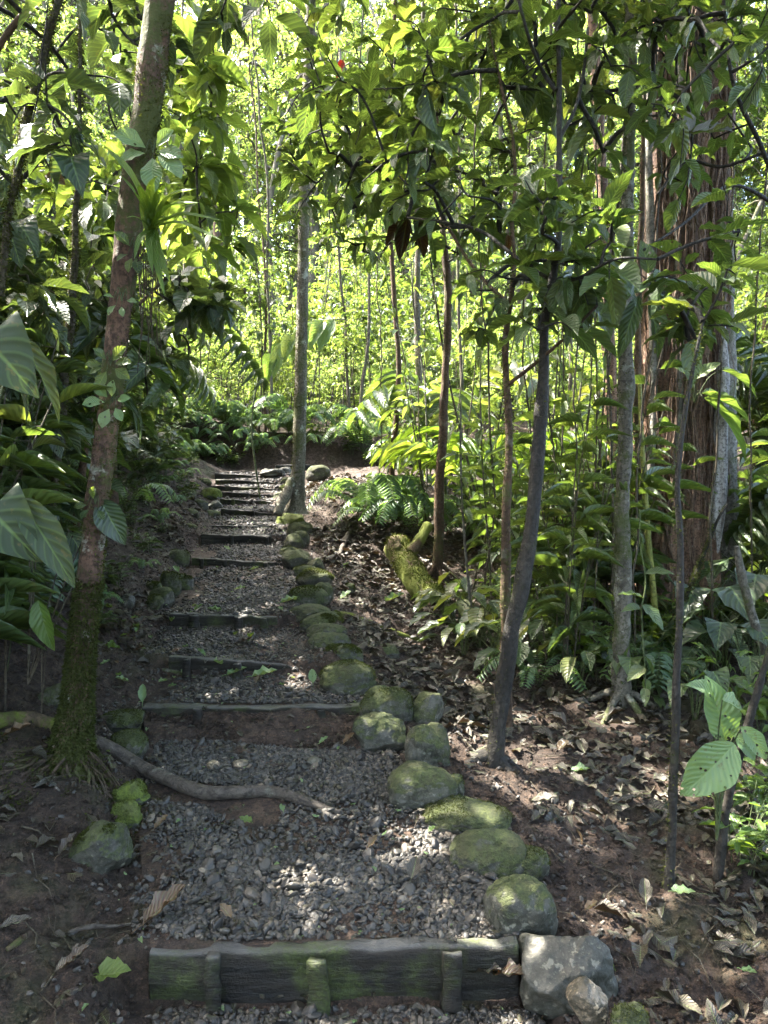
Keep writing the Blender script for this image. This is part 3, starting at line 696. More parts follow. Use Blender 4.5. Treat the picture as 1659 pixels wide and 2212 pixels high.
def twig_mesh(bb, nodes, par, chains, ends, base, r0=.0028, rmax=.03, power=.5, sides=5):
    c = np.zeros(len(nodes)); c[ends] = 1
    for i in range(len(nodes)-1, 0, -1):
        if par[i] >= 0: c[par[i]] += c[i]
    R = np.minimum(r0*np.maximum(c, 1)**power, rmax)
    for ch in chains:
        rr = R[ch].copy(); rr[0] = min(rr[0], rr[1]*1.15); rr[-1] *= .7
        m = len(ch)*2; tube(bb, smooth_path(nodes[ch], m), np.interp(np.linspace(0, 1, m), np.linspace(0, 1, len(ch)), rr), sides, cap=False)
    return R
def whorls(bb, Ts, r, nodes, par, ends, K=(5, 8), L=(.10, .17), asp=.44, droop=.14, spread=.9, spill=.04, along=.8):
    P, D, N, LL, RN = [], [], [], [], []
    for e in ends:
        tw = nrm(nodes[e]-nodes[par[e]]); k = int(r.integers(*K)); ref = rdir(r, 1)[0]; a = nrm(np.cross(tw, ref)); b = np.cross(tw, a); ph = r.uniform(0, 6.28); tint = r.random()
        for i in range(k):
            th = ph+i*2.4; rad = math.cos(th)*a+math.sin(th)*b; rad[2] *= .4
            d = tw*r.uniform(.25, .8)+rad*spread+np.array([0, 0, -droop*r.uniform(-.6, 2.2)])
            back = r.random()*along*np.linalg.norm(nodes[e]-nodes[par[e]])*2
            P.append(nodes[e]-tw*back+rad*spill*.4); D.append(d); N.append(np.array([0, 0, 1.])+rdir(r, 1)[0]*.32); LL.append(L[0]*.7+(L[1]*1.12-L[0]*.7)*r.random()**1.2); RN.append(np.clip(tint*.6+r.random()*.4, 0, 1))
    P, D, N, LL, RN = map(np.array, (P, D, N, LL, RN))
    scatter_mix(bb, Ts, r, P, D, N, LL, LL*asp*r.uniform(.85, 1.15, len(LL)), RN)

# ------------------------------------------------------------------ tree trunks measured in the photograph
def trunk_curve(pts, y, n=60, sink=.12):
    """pts: (px, py, width px[, dy]) from the ground up"""
    Q = np.array([U(p[0], p[1], y+(p[3] if len(p) > 3 else 0)) for p in pts]); W = np.array([p[2]/2/1600*(y+(p[3] if len(p) > 3 else 0)) for p in pts])
    C = smooth_path(Q, n); t = np.linspace(0, len(pts)-1, n); Rr = np.interp(t, np.arange(len(pts)), W)
    return C, Rr
def moss_fuzz(name, V, Nn, r, m, parent, org, size=.008, sel=None, up=.2, mat='moss_leaf', tint=(0, .8), hang=0):
    k = r.integers(0, len(V), m)
    if sel is not None: k = k[sel(V[k], Nn[k])]
    m = len(k); bb = B(); d = Nn[k]+rdir(r, m)*.6; d[:, 2] += up-hang*r.random(m)*2
    j = r.normal(0, .012, (m, 3)); j -= (j*Nn[k]).sum(1, keepdims=True)*Nn[k]
    scatter(bb, tmpl_far(.2, .3), V[k]+j-Nn[k]*.001, d, rdir(r, m), r.uniform(.5, 1.5, m)*size, size*.55, r.uniform(*tint, m))
    return bb.obj(name, M[mat], parent, org)

# 1: leaning tree at the left, mossy foot on a fan of roots
r = rng(11)
y1 = 3.02
C, Rr = trunk_curve([(150, 1690, 128), (153, 1640, 104), (160, 1575, 78), (168, 1490, 58), (176, 1400, 51), (190, 1280, 49), (206, 1120, 50), (232, 920, 48), (253, 730, 50), (272, 560, 54), (290, 420, 56), (310, 290, 58), (330, 140, 58), (346, 0, 60), (380, -300, 58), (420, -700, 46, .3), (430, -1000, 30, .4)], y1, 110)
t1 = C[0]+np.array([0, 0, 0]); T1 = thing('leaning_tree', 'leaning tree at left with reddish peeling bark and thick mossy foot', 'tree', t1)
bb = B(); V1, N1 = tube(bb, C, Rr, 20, wob=.10, seed=4, flare=lambda t, a: 1+np.clip(.09-t, 0, 1)*4*(1+.5*np.sin(3*a+1)+.4*np.sin(5*a)))
bb.obj('trunk', M['bark_left'], T1, t1)
bb = B()
for k in range(200):     # root fan down the bank
    a = r.uniform(-3.2, .15); s = C[int(r.integers(2, 12))]+np.array([math.cos(a), math.sin(a), 0])*.05*np.array([1, .8, 1]); L = r.uniform(.15, .75)*(1 if a < -1.9 else .55); n = 9
    q = [s]
    for i in range(1, n):
        t = i/(n-1); p = s+np.array([math.cos(a), math.sin(a), 0])*L*t; g = gz(p[0], p[1]); p[2] = max(g+.004, s[2]*(1-min(1, t*2.2))+(g+.004)*min(1, t*2.2)); p[:2] += r.normal(0, .012, 2); q.append(p)
    tube(bb, smooth_path(q, 16), np.linspace(r.uniform(.003, .010), .002, 16), 5)
bb.obj('roots', M['root_thin'], T1, t1); VR = bb.V_all()
NR = nrm(rdir(r, len(VR))+np.array([0, -.4, .8])); moss_fuzz('root_moss', VR, NR, r, 9000, T1, t1, .012, up=-.3, tint=(0, .6))
moss_fuzz('moss', V1[:20*36], N1[:20*36], r, 16000, T1, t1, .013, up=-.5, tint=(0, .5))
moss_fuzz('moss', V1[20*30:20*92], N1[20*30:20*92], r, 9000, T1, t1, .010, lambda v, n: (fbm(v*np.array([9, 9, 5]), 50, 3)+.5*n[:, 0] > .15), up=-.2, tint=(.2, 1))
# crown above the frame
top = C[-30:]; tg = C[-1]+r.normal(0, 1, (70, 3))*np.array([1.5, 1.3, .8])+np.array([.3, .2, .6])
nd, pa, ch, en, ba = twigs(top, tg, r); bb = B(); twig_mesh(bb, nd, pa, ch, en, ba, .004, .03); bb.obj('branches', M['bark_left'], T1, t1)
bb = B(); whorls(bb, MID, r, nd, pa, en, (10, 16), (.14, .22), .45, .3); bb.obj('crown', M['leaf_near'], T1, t1)
# the long root crossing the path
def root_at(pts, rad, name, label, mat='root', lift=.4, n=50, cat='root', seed=0, wob=.12):
    Q = []
    for p in pts:
        g = G(p[0], p[1]) if len(p) < 3 else U(p[0], p[1], p[2]); Q.append(g)
    Q = np.array(Q); rr = np.interp(np.linspace(0, 1, n), np.linspace(0, 1, len(rad)), rad); C = smooth_path(Q, n)
    if len(pts[0]) < 3: C[:, 2] = np.array([gz(a, b) for a, b in C[:, :2]]); C[:, 2] = np.convolve(np.pad(C[:, 2], 4, 'edge'), np.ones(9)/9, 'valid')+rr*lift
    bb = B(); tube(bb, np.vstack([C[:1]-(C[1]-C[0]), C]), np.concatenate([[rr[0]*.3], rr]), 12, wob=wob, seed=seed)
    o = link(name, bb.mesh(name, M[mat], C[0]), None, C[0]); return tag(o, label, cat)
ro = root_at([(200, 1614), (262, 1650), (330, 1688), (400, 1716), (450, 1730), (520, 1728), (590, 1724), (660, 1742), (736, 1766)], [.031, .030, .030, .029, .028, .027, .025, .020, .011], 'tree_root', 'long smooth root snaking across the gravel below the wide step', lift=1.15, seed=3)
root_at([(-60, 1582), (10, 1570), (60, 1570), (130, 1592)], [.03, .034, .036, .04], 'tree_root', 'mossy root running off the left edge behind the leaning tree', 'log', .8, seed=5)

# 2: tree standing by the path in the middle
C, Rr = trunk_curve([(640, 1108, 44), (642, 1075, 34), (645, 1000, 28), (648, 900, 27), (650, 800, 26), (652, 700, 25), (654, 600, 24), (658, 400, 23), (664, 200, 22), (672, 0, 22), (680, -250, 18), (690, -600, 10)], 7.75, 90)
tt = C[0]; T2 = thing('trail_tree', 'slim pale tree with lichen patches standing at the right of the steps', 'tree', tt)
bb = B(); V2, N2 = tube(bb, C, Rr, 16, wob=.08, seed=9, flare=lambda t, a: 1+np.clip(.07-t, 0, 1)*8*(.6+.6*np.sin(a*3))); 
tube(bb, smooth_path([U(630, 1035, 7.72), U(620, 1065, 7.66), U(606, 1090, 7.6), U(600, 1112, 7.55)], 14), [.05]*5+[.06]*5+[.05]*4, 10, wob=.15, seed=2)
bb.obj('trunk', M['bark_trail'], T2, tt)
moss_fuzz('moss', V2[:16*70], N2[:16*70], r, 5200, T2, tt, .014, lambda v, n: fbm(v*np.array([7, 7, 4]), 51, 3)-.7*n[:, 0]+.3*(v[:, 2] < 1.3) > .25, tint=(.1, .9))
tg = C[-1]+r.normal(0, 1, (60, 3))*np.array([1.2, 1.2, .8])
nd, pa, ch, en, ba = twigs(C[-25:], tg, r); bb = B(); twig_mesh(bb, nd, pa, ch, en, ba, .004, .03); bb.obj('branches', M['bark_trail'], T2, tt)
bb = B(); whorls(bb, MID, r, nd, pa, en, (8, 12), (.12, .2), .42, .3); bb.obj('crown', M['leaf_mid'], T2, tt)

# 3..: the thin dark trees at the right
def thin_tree(name, label, pts, y, mat, seed, targets=None, K=(5, 8), L=(.10, .17), leafmat='leaf_near', sides=12, twigmat='twig_black', fuzz=0, wob=.2, Ts=NEAR, forks=(), asp=.44, roots=0, r0=.0034, rootn=40, power=.5):
    r = rng(seed); C, Rr = trunk_curve(pts, y, 140); Rr = Rr*.9; C = C+fbm(C*2.2, seed, 2)[:, None]*np.array([.012, .01, 0]); t0 = C[0].copy(); T = thing(name, label, 'tree', t0)
    C2 = np.vstack([C[:1]-np.array([0, 0, .15]), C]); R2 = np.concatenate([[Rr[0]*1.15], Rr])
    bb = B(); V, N = tube(bb, C2, R2, sides, wob=wob, seed=seed)
    skel = C[-int(rootn*1.75)::2]
    for f, mt in forks:
        Cf, Rf = trunk_curve(f, y, 40); tube(bb, Cf, Rf, 8, wob=wob, seed=seed+1); skel = np.vstack([skel, Cf])
    for k in range(roots):
        a = k*2*math.pi/roots+r.uniform(-.4, .4); s = C[4]; e = s+np.array([math.cos(a), math.sin(a)*.8, 0])*r.uniform(.16, .3); e[2] = gz(e[0], e[1])-.03
        tube(bb, smooth_path([s+np.array([0, 0, .05]), s*.6+e*.4+np.array([0, 0, .04]), e], 10), np.linspace(Rr[0]*.5, Rr[0]*.3, 10), 7)
    bb.obj('trunk', M[mat], T, t0)
    if fuzz: moss_fuzz('moss', V, N, r, int(fuzz*1.8), T, t0, .011, lambda v, n: fbm(v*np.array([8, 8, 5]), seed, 3)-.5*n[:, 0] > .0, up=-.1, tint=(.1, .9))
    if targets is not None and len(targets):
        nd, pa, ch, en, ba = twigs(skel, targets, r, sag=.08)
        # the skeleton's own nodes are trunk and forks: not drawn again
        bb = B(); twig_mesh(bb, nd, pa, ch, en, ba, r0, .011, power); bb.obj('branches', M[twigmat], T, t0)
        bb = B(); whorls(bb, Ts, r, nd, pa, en, K, L, asp); bb.obj('crown', M[leafmat], T, t0)
    return T
def cloud(r, n, x0, x1, y0, y1, d0, d1, keep=None, lump=.5, sc=1.6, seed=0):
    """points in a block of air seen between the given picture columns and rows"""
    o = []
    while len(o) < n:
        p = U(r.uniform(x0, x1), r.uniform(y0, y1), r.uniform(d0, d1))
        if fbm(np.array([p])*sc, seed+60, 2)[0] < r.uniform(-.6, .6)*lump+lump*-.2: continue
        if p[2] < gz(p[0], p[1])+.25: continue
        o.append(p)
    return np.array(o)
r = rng(21)
tg = np.vstack([cloud(r, 215, 640, 1520, -380, 440, 3.2, 5.0, lump=.25, seed=1), cloud(r, 30, 1120, 1600, 380, 740, 2.9, 3.8, lump=.2, seed=2), cloud(r, 80, 600, 900, 20, 480, 4.2, 5.4, lump=.2, seed=3)])
thin_tree('understory_tree', 'black barked crooked tree spreading dark leafy branches over the top right', [(1062, 1692, 60), (1070, 1610, 42), (1084, 1500, 40), (1108, 1370, 39), (1130, 1250, 38), (1146, 1130, 37), (1157, 1020, 35), (1166, 900, 31), (1174, 800, 24), (1180, 700, 20), (1195, 610, 18), (1208, 500, 15), (1207, 380, 14), (1206, 260, 13), (1205, 150, 12), (1207, 40, 12), (1212, -120, 9), (1216, -300, 7)], 3.32, 'bark_dark', 31, tg, (3, 6), (.10, .19), sides=14, fuzz=900,
   forks=[([(1200, 195, 9), (1170, 150, 8), (1145, 90, 7, -.2), (1120, 0, 6, -.3), (1090, -120, 5, -.3)], 0), ([(1206, 60, 8), (1240, 20, 7, -.2), (1290, -40, 6, -.4)], 0), ([(1207, 300, 9), (1240, 240, 8, .1), (1260, 160, 7, .3), (1270, 60, 6, .4)], 0), ([(1180, 620, 9), (1250, 600, 7, -.2), (1330, 560, 6, -.4), (1420, 560, 5, -.5)], 0), ([(1196, 610, 9), (1120, 560, 8, .2), (1040, 500, 7, .4), (960, 480, 6, .6), (880, 470, 5, .8)], 0)], roots=5)
tg = np.vstack([cloud(r, 100, 820, 1250, 100, 520, 3.3, 4.6, lump=.2, seed=4), cloud(r, 24, 980, 1330, 400, 740, 3.1, 3.8, lump=.2, seed=14)])
thin_tree('slender_tree', 'slender mossy brown stem growing beside the black crooked trunk', [(1098, 1500, 24), (1094, 1400, 24), (1093, 1280, 23), (1097, 1150, 21), (1100, 1020, 19), (1096, 900, 17), (1091, 800, 16), (1094, 720, 16), (1104, 640, 15), (1112, 560, 9), (1106, 480, 8), (1112, 400, 8), (1108, 300, 8), (1085, 190, 7), (1060, 60, 6)], 3.45, 'bark_brown', 32, tg, (3, 5), (.10, .20), fuzz=1800, wob=.22,
   forks=[([(1100, 655, 10), (1060, 620, 8, .2), (1010, 560, 7, .4), (968, 490, 6, .6)], 0), ([(1098, 830, 9), (1150, 790, 8, -.1), (1220, 730, 7, -.2), (1290, 660, 6, -.2)], 0)])
tg = cloud(r, 100, 680, 1060, 60, 560, 5.2, 6.8, lump=.2, seed=5)
thin_tree('slender_tree', 'thin wavy stem on stilt roots rising beside the mossy log', [(944, 1245, 26), (946, 1180, 25), (950, 1060, 23), (955, 940, 22), (962, 820, 20), (967, 700, 19), (966, 600, 18), (958, 500, 15), (958, 420, 12), (950, 320, 10), (935, 200, 8)], 6.6, 'bark_brown', 33, tg, (3, 5), (.12, .20), fuzz=700, leafmat='leaf_near', roots=6)
tg = cloud(r, 96, 1230, 1640, -420, 260, 3.4, 4.8, lump=.2, seed=6)
thin_tree('straight_tree', 'straight grey speckled tree between the black trunk and the broad one', [(1340, 1545, 46), (1343, 1420, 41), (1345, 1250, 40), (1348, 1080, 38), (1350, 900, 36), (1352, 720, 35), (1354, 540, 30), (1357, 340, 27), (1361, 150, 26), (1365, 0, 25), (1372, -300, 20), (1380, -600, 12)], 4.08, 'bark_pale', 34, tg, (3, 5), (.10, .17), fuzz=2400, roots=5, rootn=45)
tg = cloud(r, 60, 1390, 1659, 560, 800, 2.5, 3.1, seed=7)
thin_tree('sapling_tree', 'thin knobbly dark stem in leaf litter in front of the broad trunk', [(1448, 1925, 26), (1455, 1800, 22), (1458, 1650, 21), (1462, 1500, 19), (1466, 1350, 18), (1470, 1180, 15), (1466, 1040, 13), (1480, 900, 11), (1500, 780, 8), (1520, 690, 6)], 2.62, 'bark_dark', 35, tg[:14], (4, 6), (.11, .17), wob=.2, fuzz=500)
tg = cloud(r, 58, 1360, 1720, -300, 300, 3.0, 4.4, lump=.2, seed=8)
thin_tree('understory_tree', 'leafy tree at right edge with forking black boughs over the broad trunk', [(1760, 1700, 40), (1755, 1400, 36), (1745, 1000, 30), (1730, 700, 24), (1700, 480, 16), (1650, 330, 11, -.1), (1590, 200, 9, -.2), (1570, 90, 7, -.2), (1560, -60, 5, -.2)], 3.6, 'bark_dark', 36, tg, (3, 5), (.10, .17), rootn=50,
   forks=[([(1690, 450, 9), (1580, 400, 8, -.2), (1480, 480, 6, -.4), (1390, 540, 5, -.5)], 0), ([(1650, 330, 8), (1560, 360, 7, .1), (1480, 350, 6, .2), (1420, 420, 5, .2)], 0)])
thin_tree('leaning_sapling', 'thin dark stalk leaning right beside the wide pale green leaves', [(1552, 1880, 26), (1562, 1790, 24), (1580, 1700, 22), (1606, 1600, 20), (1640, 1480, 16), (1690, 1300, 12)], 2.7, 'bark_dark', 37)
thin_tree('dead_pole', 'pale bare pole leaning left at right edge below the broad trunk', [(1668, 1440, 22), (1640, 1370, 21), (1618, 1300, 20), (1600, 1230, 18), (1592, 1180, 16)], 4.0, 'bark_pale', 38)
thin_tree('dead_branch', 'mossy dead branch leaning right in front of the grey buttress stem', [(1470, 1320, 8), (1500, 1250, 8), (1530, 1180, 8), (1552, 1120, 7), (1575, 1085, 5)], 4.4, 'twig_black', 39, fuzz=1500)
thin_tree('bamboo_cane', 'yellow green cane standing at the left foot of the broad trunk', [(1420, 1420, 15), (1412, 1300, 15), (1402, 1180, 14), (1394, 1080, 13), (1385, 950, 11), (1380, 820, 9)], 4.75, 'bamboo', 40, wob=.02)

# the broad composite trunk
r = rng(41); yb = 5.6; O = U(1470, 1430, yb); O[2] = gz(O[0], O[1]); T8 = thing('broad_tree', 'broad reddish brown tree wrapped in climbing roots, right of the trail', 'tree', O)
zs_ = np.linspace(O[2]-.2, 9.5, 120)
def col(px0, px1, y): a = U(px0, 1000, y); b = U(px1, 1000, y); return np.array([[a[0], y, 0], [b[0], y, 0]])
bb = B(); xc = U(1458, 1000, yb)[0]; xt = U(1478, 1000, yb)[0]
Ccore = np.stack([np.interp(zs_, [O[2], 5, 9], [xc, xt-.02, xt+.05]), np.full(120, yb), zs_], -1)
def fl(t, a):
    A, Tt = np.broadcast_arrays(a, t); q = np.stack([np.cos(A)*1.6, np.sin(A)*1.6, Tt*3.2], -1).reshape(-1, 3)
    f1 = fbm(q, 61, 3).reshape(A.shape); f2 = (1-np.abs(fbm(q*np.array([4.2, 4.2, 1.2]), 63, 3))).reshape(A.shape)
    return 1+.17*f1+.17*(f2-.6)+np.clip(.22-Tt, 0, 1)*1.2*(.5+.5*np.sin(5*A+2))
V8, N8 = tube(bb, Ccore, np.interp(zs_, [0, 1.5, 4, 9], [.30, .285, .28, .27]), 96, wob=.08, seed=6, flare=fl, ws=(34, 34, 2.2))
bb.obj('trunk', M['bark_big'], T8, O)
bb = B(); Cw = np.stack([np.interp(zs_, [0, 5, 9], [U(1512, 1000, yb)[0], U(1518, 1000, yb)[0], U(1526, 1000, yb)[0]]), np.full(120, yb-.315), zs_], -1)[8:31]
tube(bb, Cw, np.interp(np.linspace(0, 1, 23), [0, .2, .8, 1], [.012, .052, .046, .008]), 24, wob=.16, seed=3, ws=(30, 30, 2)); bb.obj('bare_wood', M['wood_white'], T8, O)
for pts, w, mt, yo in (([(1575, 1440), (1570, 1200), (1566, 1000), (1563, 800), (1558, 500), (1552, 200), (1546, -200), (1544, -600)], 48, 'bark_grey', .02), ([(1398, 1420), (1396, 1200), (1394, 1000), (1396, 700), (1400, 300), (1404, -100), (1410, -500)], 30, 'bark_brown', -.03), ([(1452, 1440), (1455, 1250), (1440, 1120), (1435, 950), (1452, 750), (1458, 500), (1455, 200), (1450, -300)], 34, 'bark_big', -.20), ([(1430, 1440), (1418, 1300), (1425, 1150), (1418, 1000), (1410, 800), (1420, 500), (1418, 100), (1420, -300)], 26, 'bark_big', -.17), ([(1490, 1450), (1496, 1250), (1488, 1050), (1484, 850), (1490, 600), (1486, 300), (1490, -200)], 22, 'bark_brown', -.26), ([(1380, 1440), (1390, 1250), (1402, 1050), (1412, 850), (1405, 500), (1400, 100), (1402, -300)], 16, 'bark_grey', -.22), ([(1475, 1450), (1470, 1200), (1462, 1000), (1470, 800), (1464, 500), (1470, 100), (1475, -300)], 15, 'bark_grey', -.30), ([(1540, 1450), (1545, 1250), (1538, 1050), (1544, 800), (1536, 400), (1530, 0), (1530, -300)], 20, 'bark_brown', -.22), ([(1425, 1250), (1440, 1130), (1462, 1020), (1490, 900), (1500, 760), (1498, 500), (1505, 100), (1505, -300)], 13, 'bark_brown', -.30)):
    Q = smooth_path([U(p[0], p[1], yb+yo) for p in pts], 70); Q[:, 2] -= .1*(np.arange(70) == 0)
    bb = B(); wv = np.interp(np.linspace(0, 1, 70), [0, .15, 1], [1.5, 1, .85])*w/2/1600*yb
    Vq, Nq = tube(bb, Q, wv, 18, wob=.22, seed=int(pts[0][0]), ws=(18, 18, 3)); o = bb.obj('climbing_root', M[mt], T8, O)
    if mt == 'bark_grey': moss_fuzz('moss', Vq, Nq, r, 2600, T8, O, .013, lambda v, n: n[:, 0]+fbm(v*6, 5, 2)*.6 > .25, tint=(.1, .8))
bb = B()
for k in range(150):     # thin aerial roots hanging over the bark
    a = r.uniform(math.pi*1.05, math.pi*1.95); x = xc+.29*math.cos(a)+r.normal(0, .02); yy = yb+.33*math.sin(a)-r.uniform(.0, .06); z0 = r.uniform(1.8, 6.5); L = r.uniform(.8, 3.2); n = 14; q = []
    for i in range(n): q.append([x+.02*math.sin(i*.9+k)+r.normal(0, .012), yy+r.normal(0, .008), max(z0-L*i/(n-1), gz(x, yy))])
    tube(bb, smooth_path(q, 26), r.uniform(.0025, .008), 5)
bb.obj('aerial_roots', M['strand'], T8, O)
moss_fuzz('moss', V8, N8, r, 5000, T8, O, .014, lambda v, n: (fbm(v*np.array([4, 4, 2.0]), 15, 3) > .25), tint=(.0, .7))
tg = Ccore[-1]+r.normal(0, 1, (110, 3))*np.array([2.6, 2.2, .8]); nd, pa, ch, en, ba = twigs(Ccore[-20:], tg, r); bb = B(); twig_mesh(bb, nd, pa, ch, en, ba, .008, .1); bb.obj('branches', M['bark_big'], T8, O)
bb = B(); whorls(bb, MID, r, nd, pa, en, (12, 18), (.18, .28), .45, .3); bb.obj('crown', M['leaf_near'], T8, O)
# narrower mossy companion just left of it
thin_tree('slender_tree', 'moss hung thin trunk squeezed between the straight tree and the broad one', [(1382, 1440, 18), (1380, 1250, 17), (1378, 1050, 16), (1378, 850, 15), (1380, 650, 14), (1386, 400, 12), (1392, 100, 10), (1396, -200, 8)], 5.0, 'bark_brown', 43, fuzz=2600)
thin_tree('slender_tree', 'dark reddish trunk behind the leafy boughs left of the straight tree', [(1330, 1330, 34), (1322, 1000, 32), (1315, 700, 30), (1303, 450, 28), (1290, 200, 26), (1278, 0, 24), (1270, -300, 20)], 7.2, 'bark_big', 44)
# mossy log
r = rng(51); Q = [G(960, 1312), G(930, 1278), G(890, 1245), G(868, 1200), G(862, 1175)]; y0 = Q[0][1]
C = smooth_path([U(948, 1302, y0), U(905, 1262, y0+.25), U(875, 1215, y0+.6), U(858, 1182, y0+.9)], 40); bb = B()
for c in C: c[2] = max(c[2], gz(c[0], c[1])+.03)
T9 = thing('mossy_log', 'rotting log thick with bright moss lying on soil right of the trail', 'log', C[0]-np.array([0, 0, .1]))
Vl, Nl = tube(bb, C, np.interp(np.linspace(0, 1, 40), [0, .1, .6, 1], [.10, .115, .105, .13]), 24, wob=.16, seed=8)
tube(bb, smooth_path([C[28], C[28]+np.array([.10, .02, .10]), C[28]+np.array([.24, .2, .30])], 14), np.linspace(.07, .05, 14), 12, wob=.2, seed=3)
tube(bb, smooth_path([C[30], C[30]+np.array([-.05, -.06, .12])], 8), np.linspace(.05, .04, 8), 10, wob=.2, seed=5)
bb.obj('bole', M['log'], T9, C[0]-np.array([0, 0, .1]))
bb = B(); ax = nrm(C[0]-C[2]); tube(bb, np.array([C[0]+ax*.015, C[0]+ax*.03, C[0]+ax*.02, C[0]+ax*.006]), [.10, .09, .05, .02], 20, wob=.3, seed=6); bb.obj('rotten_end', M['dead_wood'], T9, C[0]-np.array([0, 0, .1]))
moss_fuzz('moss', Vl, Nl, r, 6500, T9, C[0]-np.array([0, 0, .1]), .015, lambda v, n: n[:, 2]+fbm(v*5, 5, 3)*.6 > .25, tint=(.3, 1))

# ------------------------------------------------------------------ climbers and vines at the left
def vine(label, pts, y, w, mat='stem_brown', fuzz=0, seed=0, name='liana', leaves=0):
    r = rng(seed+700); C, Rr = trunk_curve(pts, y, 70); C = C+fbm(C*3, seed, 2)[:, None]*np.array([.02, .01, 0]); t0 = C[-1].copy(); T = thing(name, label, 'vine', t0)
    bb = B(); V, N = tube(bb, C, Rr, 9, wob=.2, seed=seed); bb.obj('stem', M[mat], T, t0)
    if fuzz: moss_fuzz('moss', V, N, r, int(fuzz*1.8), T, t0, .010, up=-.3, tint=(.1, .8))
    if leaves:
        k = r.integers(0, 70, leaves); bb = B(); d = rdir(r, leaves); d[:, 2] -= .4; L = r.uniform(.08, .15, leaves)
        scatter_mix(bb, NEAR, r, C[k], d, np.array([[0, -.4, 1.]])+rdir(r, leaves)*.4, L, L*.5, r.random(leaves)); bb.obj('leaves', M['leaf_near'], T, t0)
    return T
vine('thick twisting liana with moss crossing the top left corner', [(5, 640, 13), (10, 500, 14), (25, 380, 15), (52, 270, 17), (90, 140, 17), (125, 20, 16), (150, -120, 15)], 2.9, 0, fuzz=2200, seed=1)
vine('mossy stem hanging from the top between liana and leaning tree', [(108, 1120, 14), (130, 980, 16), (140, 850, 18), (150, 720, 20), (158, 600, 18), (166, 460, 13), (172, 250, 9), (172, 60, 8), (176, -120, 8)], 3.5, 0, fuzz=3600, seed=2)
vine('thin black tendril hanging beside the thick liana', [(60, 260, 3), (80, 180, 3), (98, 60, 3), (104, -60, 3)], 2.8, 0, 'twig_black', seed=3)
vine('thin dark stem rising from undergrowth left of the leaning tree', [(70, 1340, 12), (80, 1220, 11), (92, 1130, 10), (110, 1000, 9), (122, 880, 8)], 3.6, 0, 'stem_brown', seed=4, leaves=10)
vine('leafy creeper dangling before the broad trunk at lower right', [(1400, 1490, 3), (1395, 1420, 3), (1385, 1330, 3), (1392, 1260, 3), (1380, 1180, 3), (1376, 1100, 3)], 3.6, 0, 'stem_green', seed=5, leaves=9)

# trees at the left whose boughs hang into the top of the picture
r = rng(61)
tg = np.vstack([cloud(r, 46, -120, 170, -220, 470, 2.7, 4.3, lump=.2, seed=9), cloud(r, 40, 150, 400, -220, 470, 3.5, 4.8, lump=.2, seed=9), cloud(r, 5, 460, 600, -60, 60, 3.4, 3.9, lump=0, seed=10)])
thin_tree('understory_tree', 'big leaved tree at left edge with boughs across the top left corner', [(-190, 1600, 60), (-170, 1200, 50), (-150, 800, 40), (-120, 450, 30), (-60, 200, 20), (60, 20, 14), (260, -120, 9), (480, -140, 6)], 3.3, 'bark_brown', 62, tg, (2, 5), (.13, .23), Ts=NEAR+HEART, asp=.56, leafmat='leaf_dark', rootn=55)
tg = np.vstack([cloud(r, 36, 320, 480, 60, 330, 5.2, 6.6, lump=.2, seed=11), cloud(r, 30, 60, 300, 330, 640, 5.0, 6.2, lump=.2, seed=12), cloud(r, 26, 350, 520, 340, 560, 5.4, 6.6, lump=.2, seed=17)])
thin_tree('understory_tree', 'green lit tree with long leaves behind the leaning tree', [(236, 1180, 26), (244, 900, 24), (262, 650, 20), (290, 420, 14), (350, 200, 10), (400, 60, 6)], 5.9, 'bark_brown', 63, tg, (4, 7), (.20, .32), leafmat='leaf_mid', rootn=50, asp=.4)
tg = np.vstack([cloud(r, 26, 380, 560, 520, 700, 4.4, 5.0, lump=0, seed=13), cloud(r, 46, 0, 240, 480, 900, 4.0, 5.0, lump=.2, seed=15), cloud(r, 30, 250, 420, 560, 900, 4.6, 5.4, lump=.2, seed=16)])
thin_tree('understory_tree', 'small dark tree among shrubs behind the leaning tree with drooping leaves', [(150, 1330, 20), (170, 1100, 18), (200, 880, 14), (270, 700, 9), (360, 600, 6)], 4.7, 'bark_brown', 64, tg, (3, 6), (.12, .2), leafmat='leaf_dark', rootn=55, asp=.5)

for k, (px0, px1, y, z1) in enumerate(((1235, 1250, 4.6, 4.6), (1290, 1262, 5.0, 4.2), (1325, 1338, 4.5, 4.6), (1180, 1205, 5.2, 4.6), (1030, 1052, 5.6, 4.8), (1268, 1300, 4.3, 3.9), (1400, 1385, 4.4, 4.2), (1560, 1540, 4.4, 4.2), (1615, 1640, 4.6, 4.4), (1140, 1150, 5.8, 4.9), (890, 900, 7.5, 5.5), (805, 822, 8.8, 6))):
    r = rng(800+k); a, b = U(px0, 1000, y), U(px1, 1000, y); g0 = gz(b[0], y); n = 60; t = np.linspace(0, 1, n)
    C = np.stack([a[0]+(b[0]-a[0])*t+.05*np.sin(t*5+k)*t*(1-t)*4, y+.06*np.sin(t*4+2*k), z1+(g0-z1)*t], -1); C = C+fbm(C*2.5, k, 3)[:, None]*np.array([.035, .03, 0]); o = C[-1]*1
    T = thing('hanging_vine', 'thin vine hanging slack to the ground among the stems right of the trail', 'vine', o, 'thin vines hanging right of the trail'); bb = B(); V, N = tube(bb, C, r.uniform(.004, .008), 6, wob=.2, seed=k); bb.obj('stem', M['stem_brown'], T, o)
    moss_fuzz('moss', V, N, r, 900, T, o, .012, lambda v, n: fbm(v*4, k, 2) > .1, up=-.3, tint=(.2, 1))
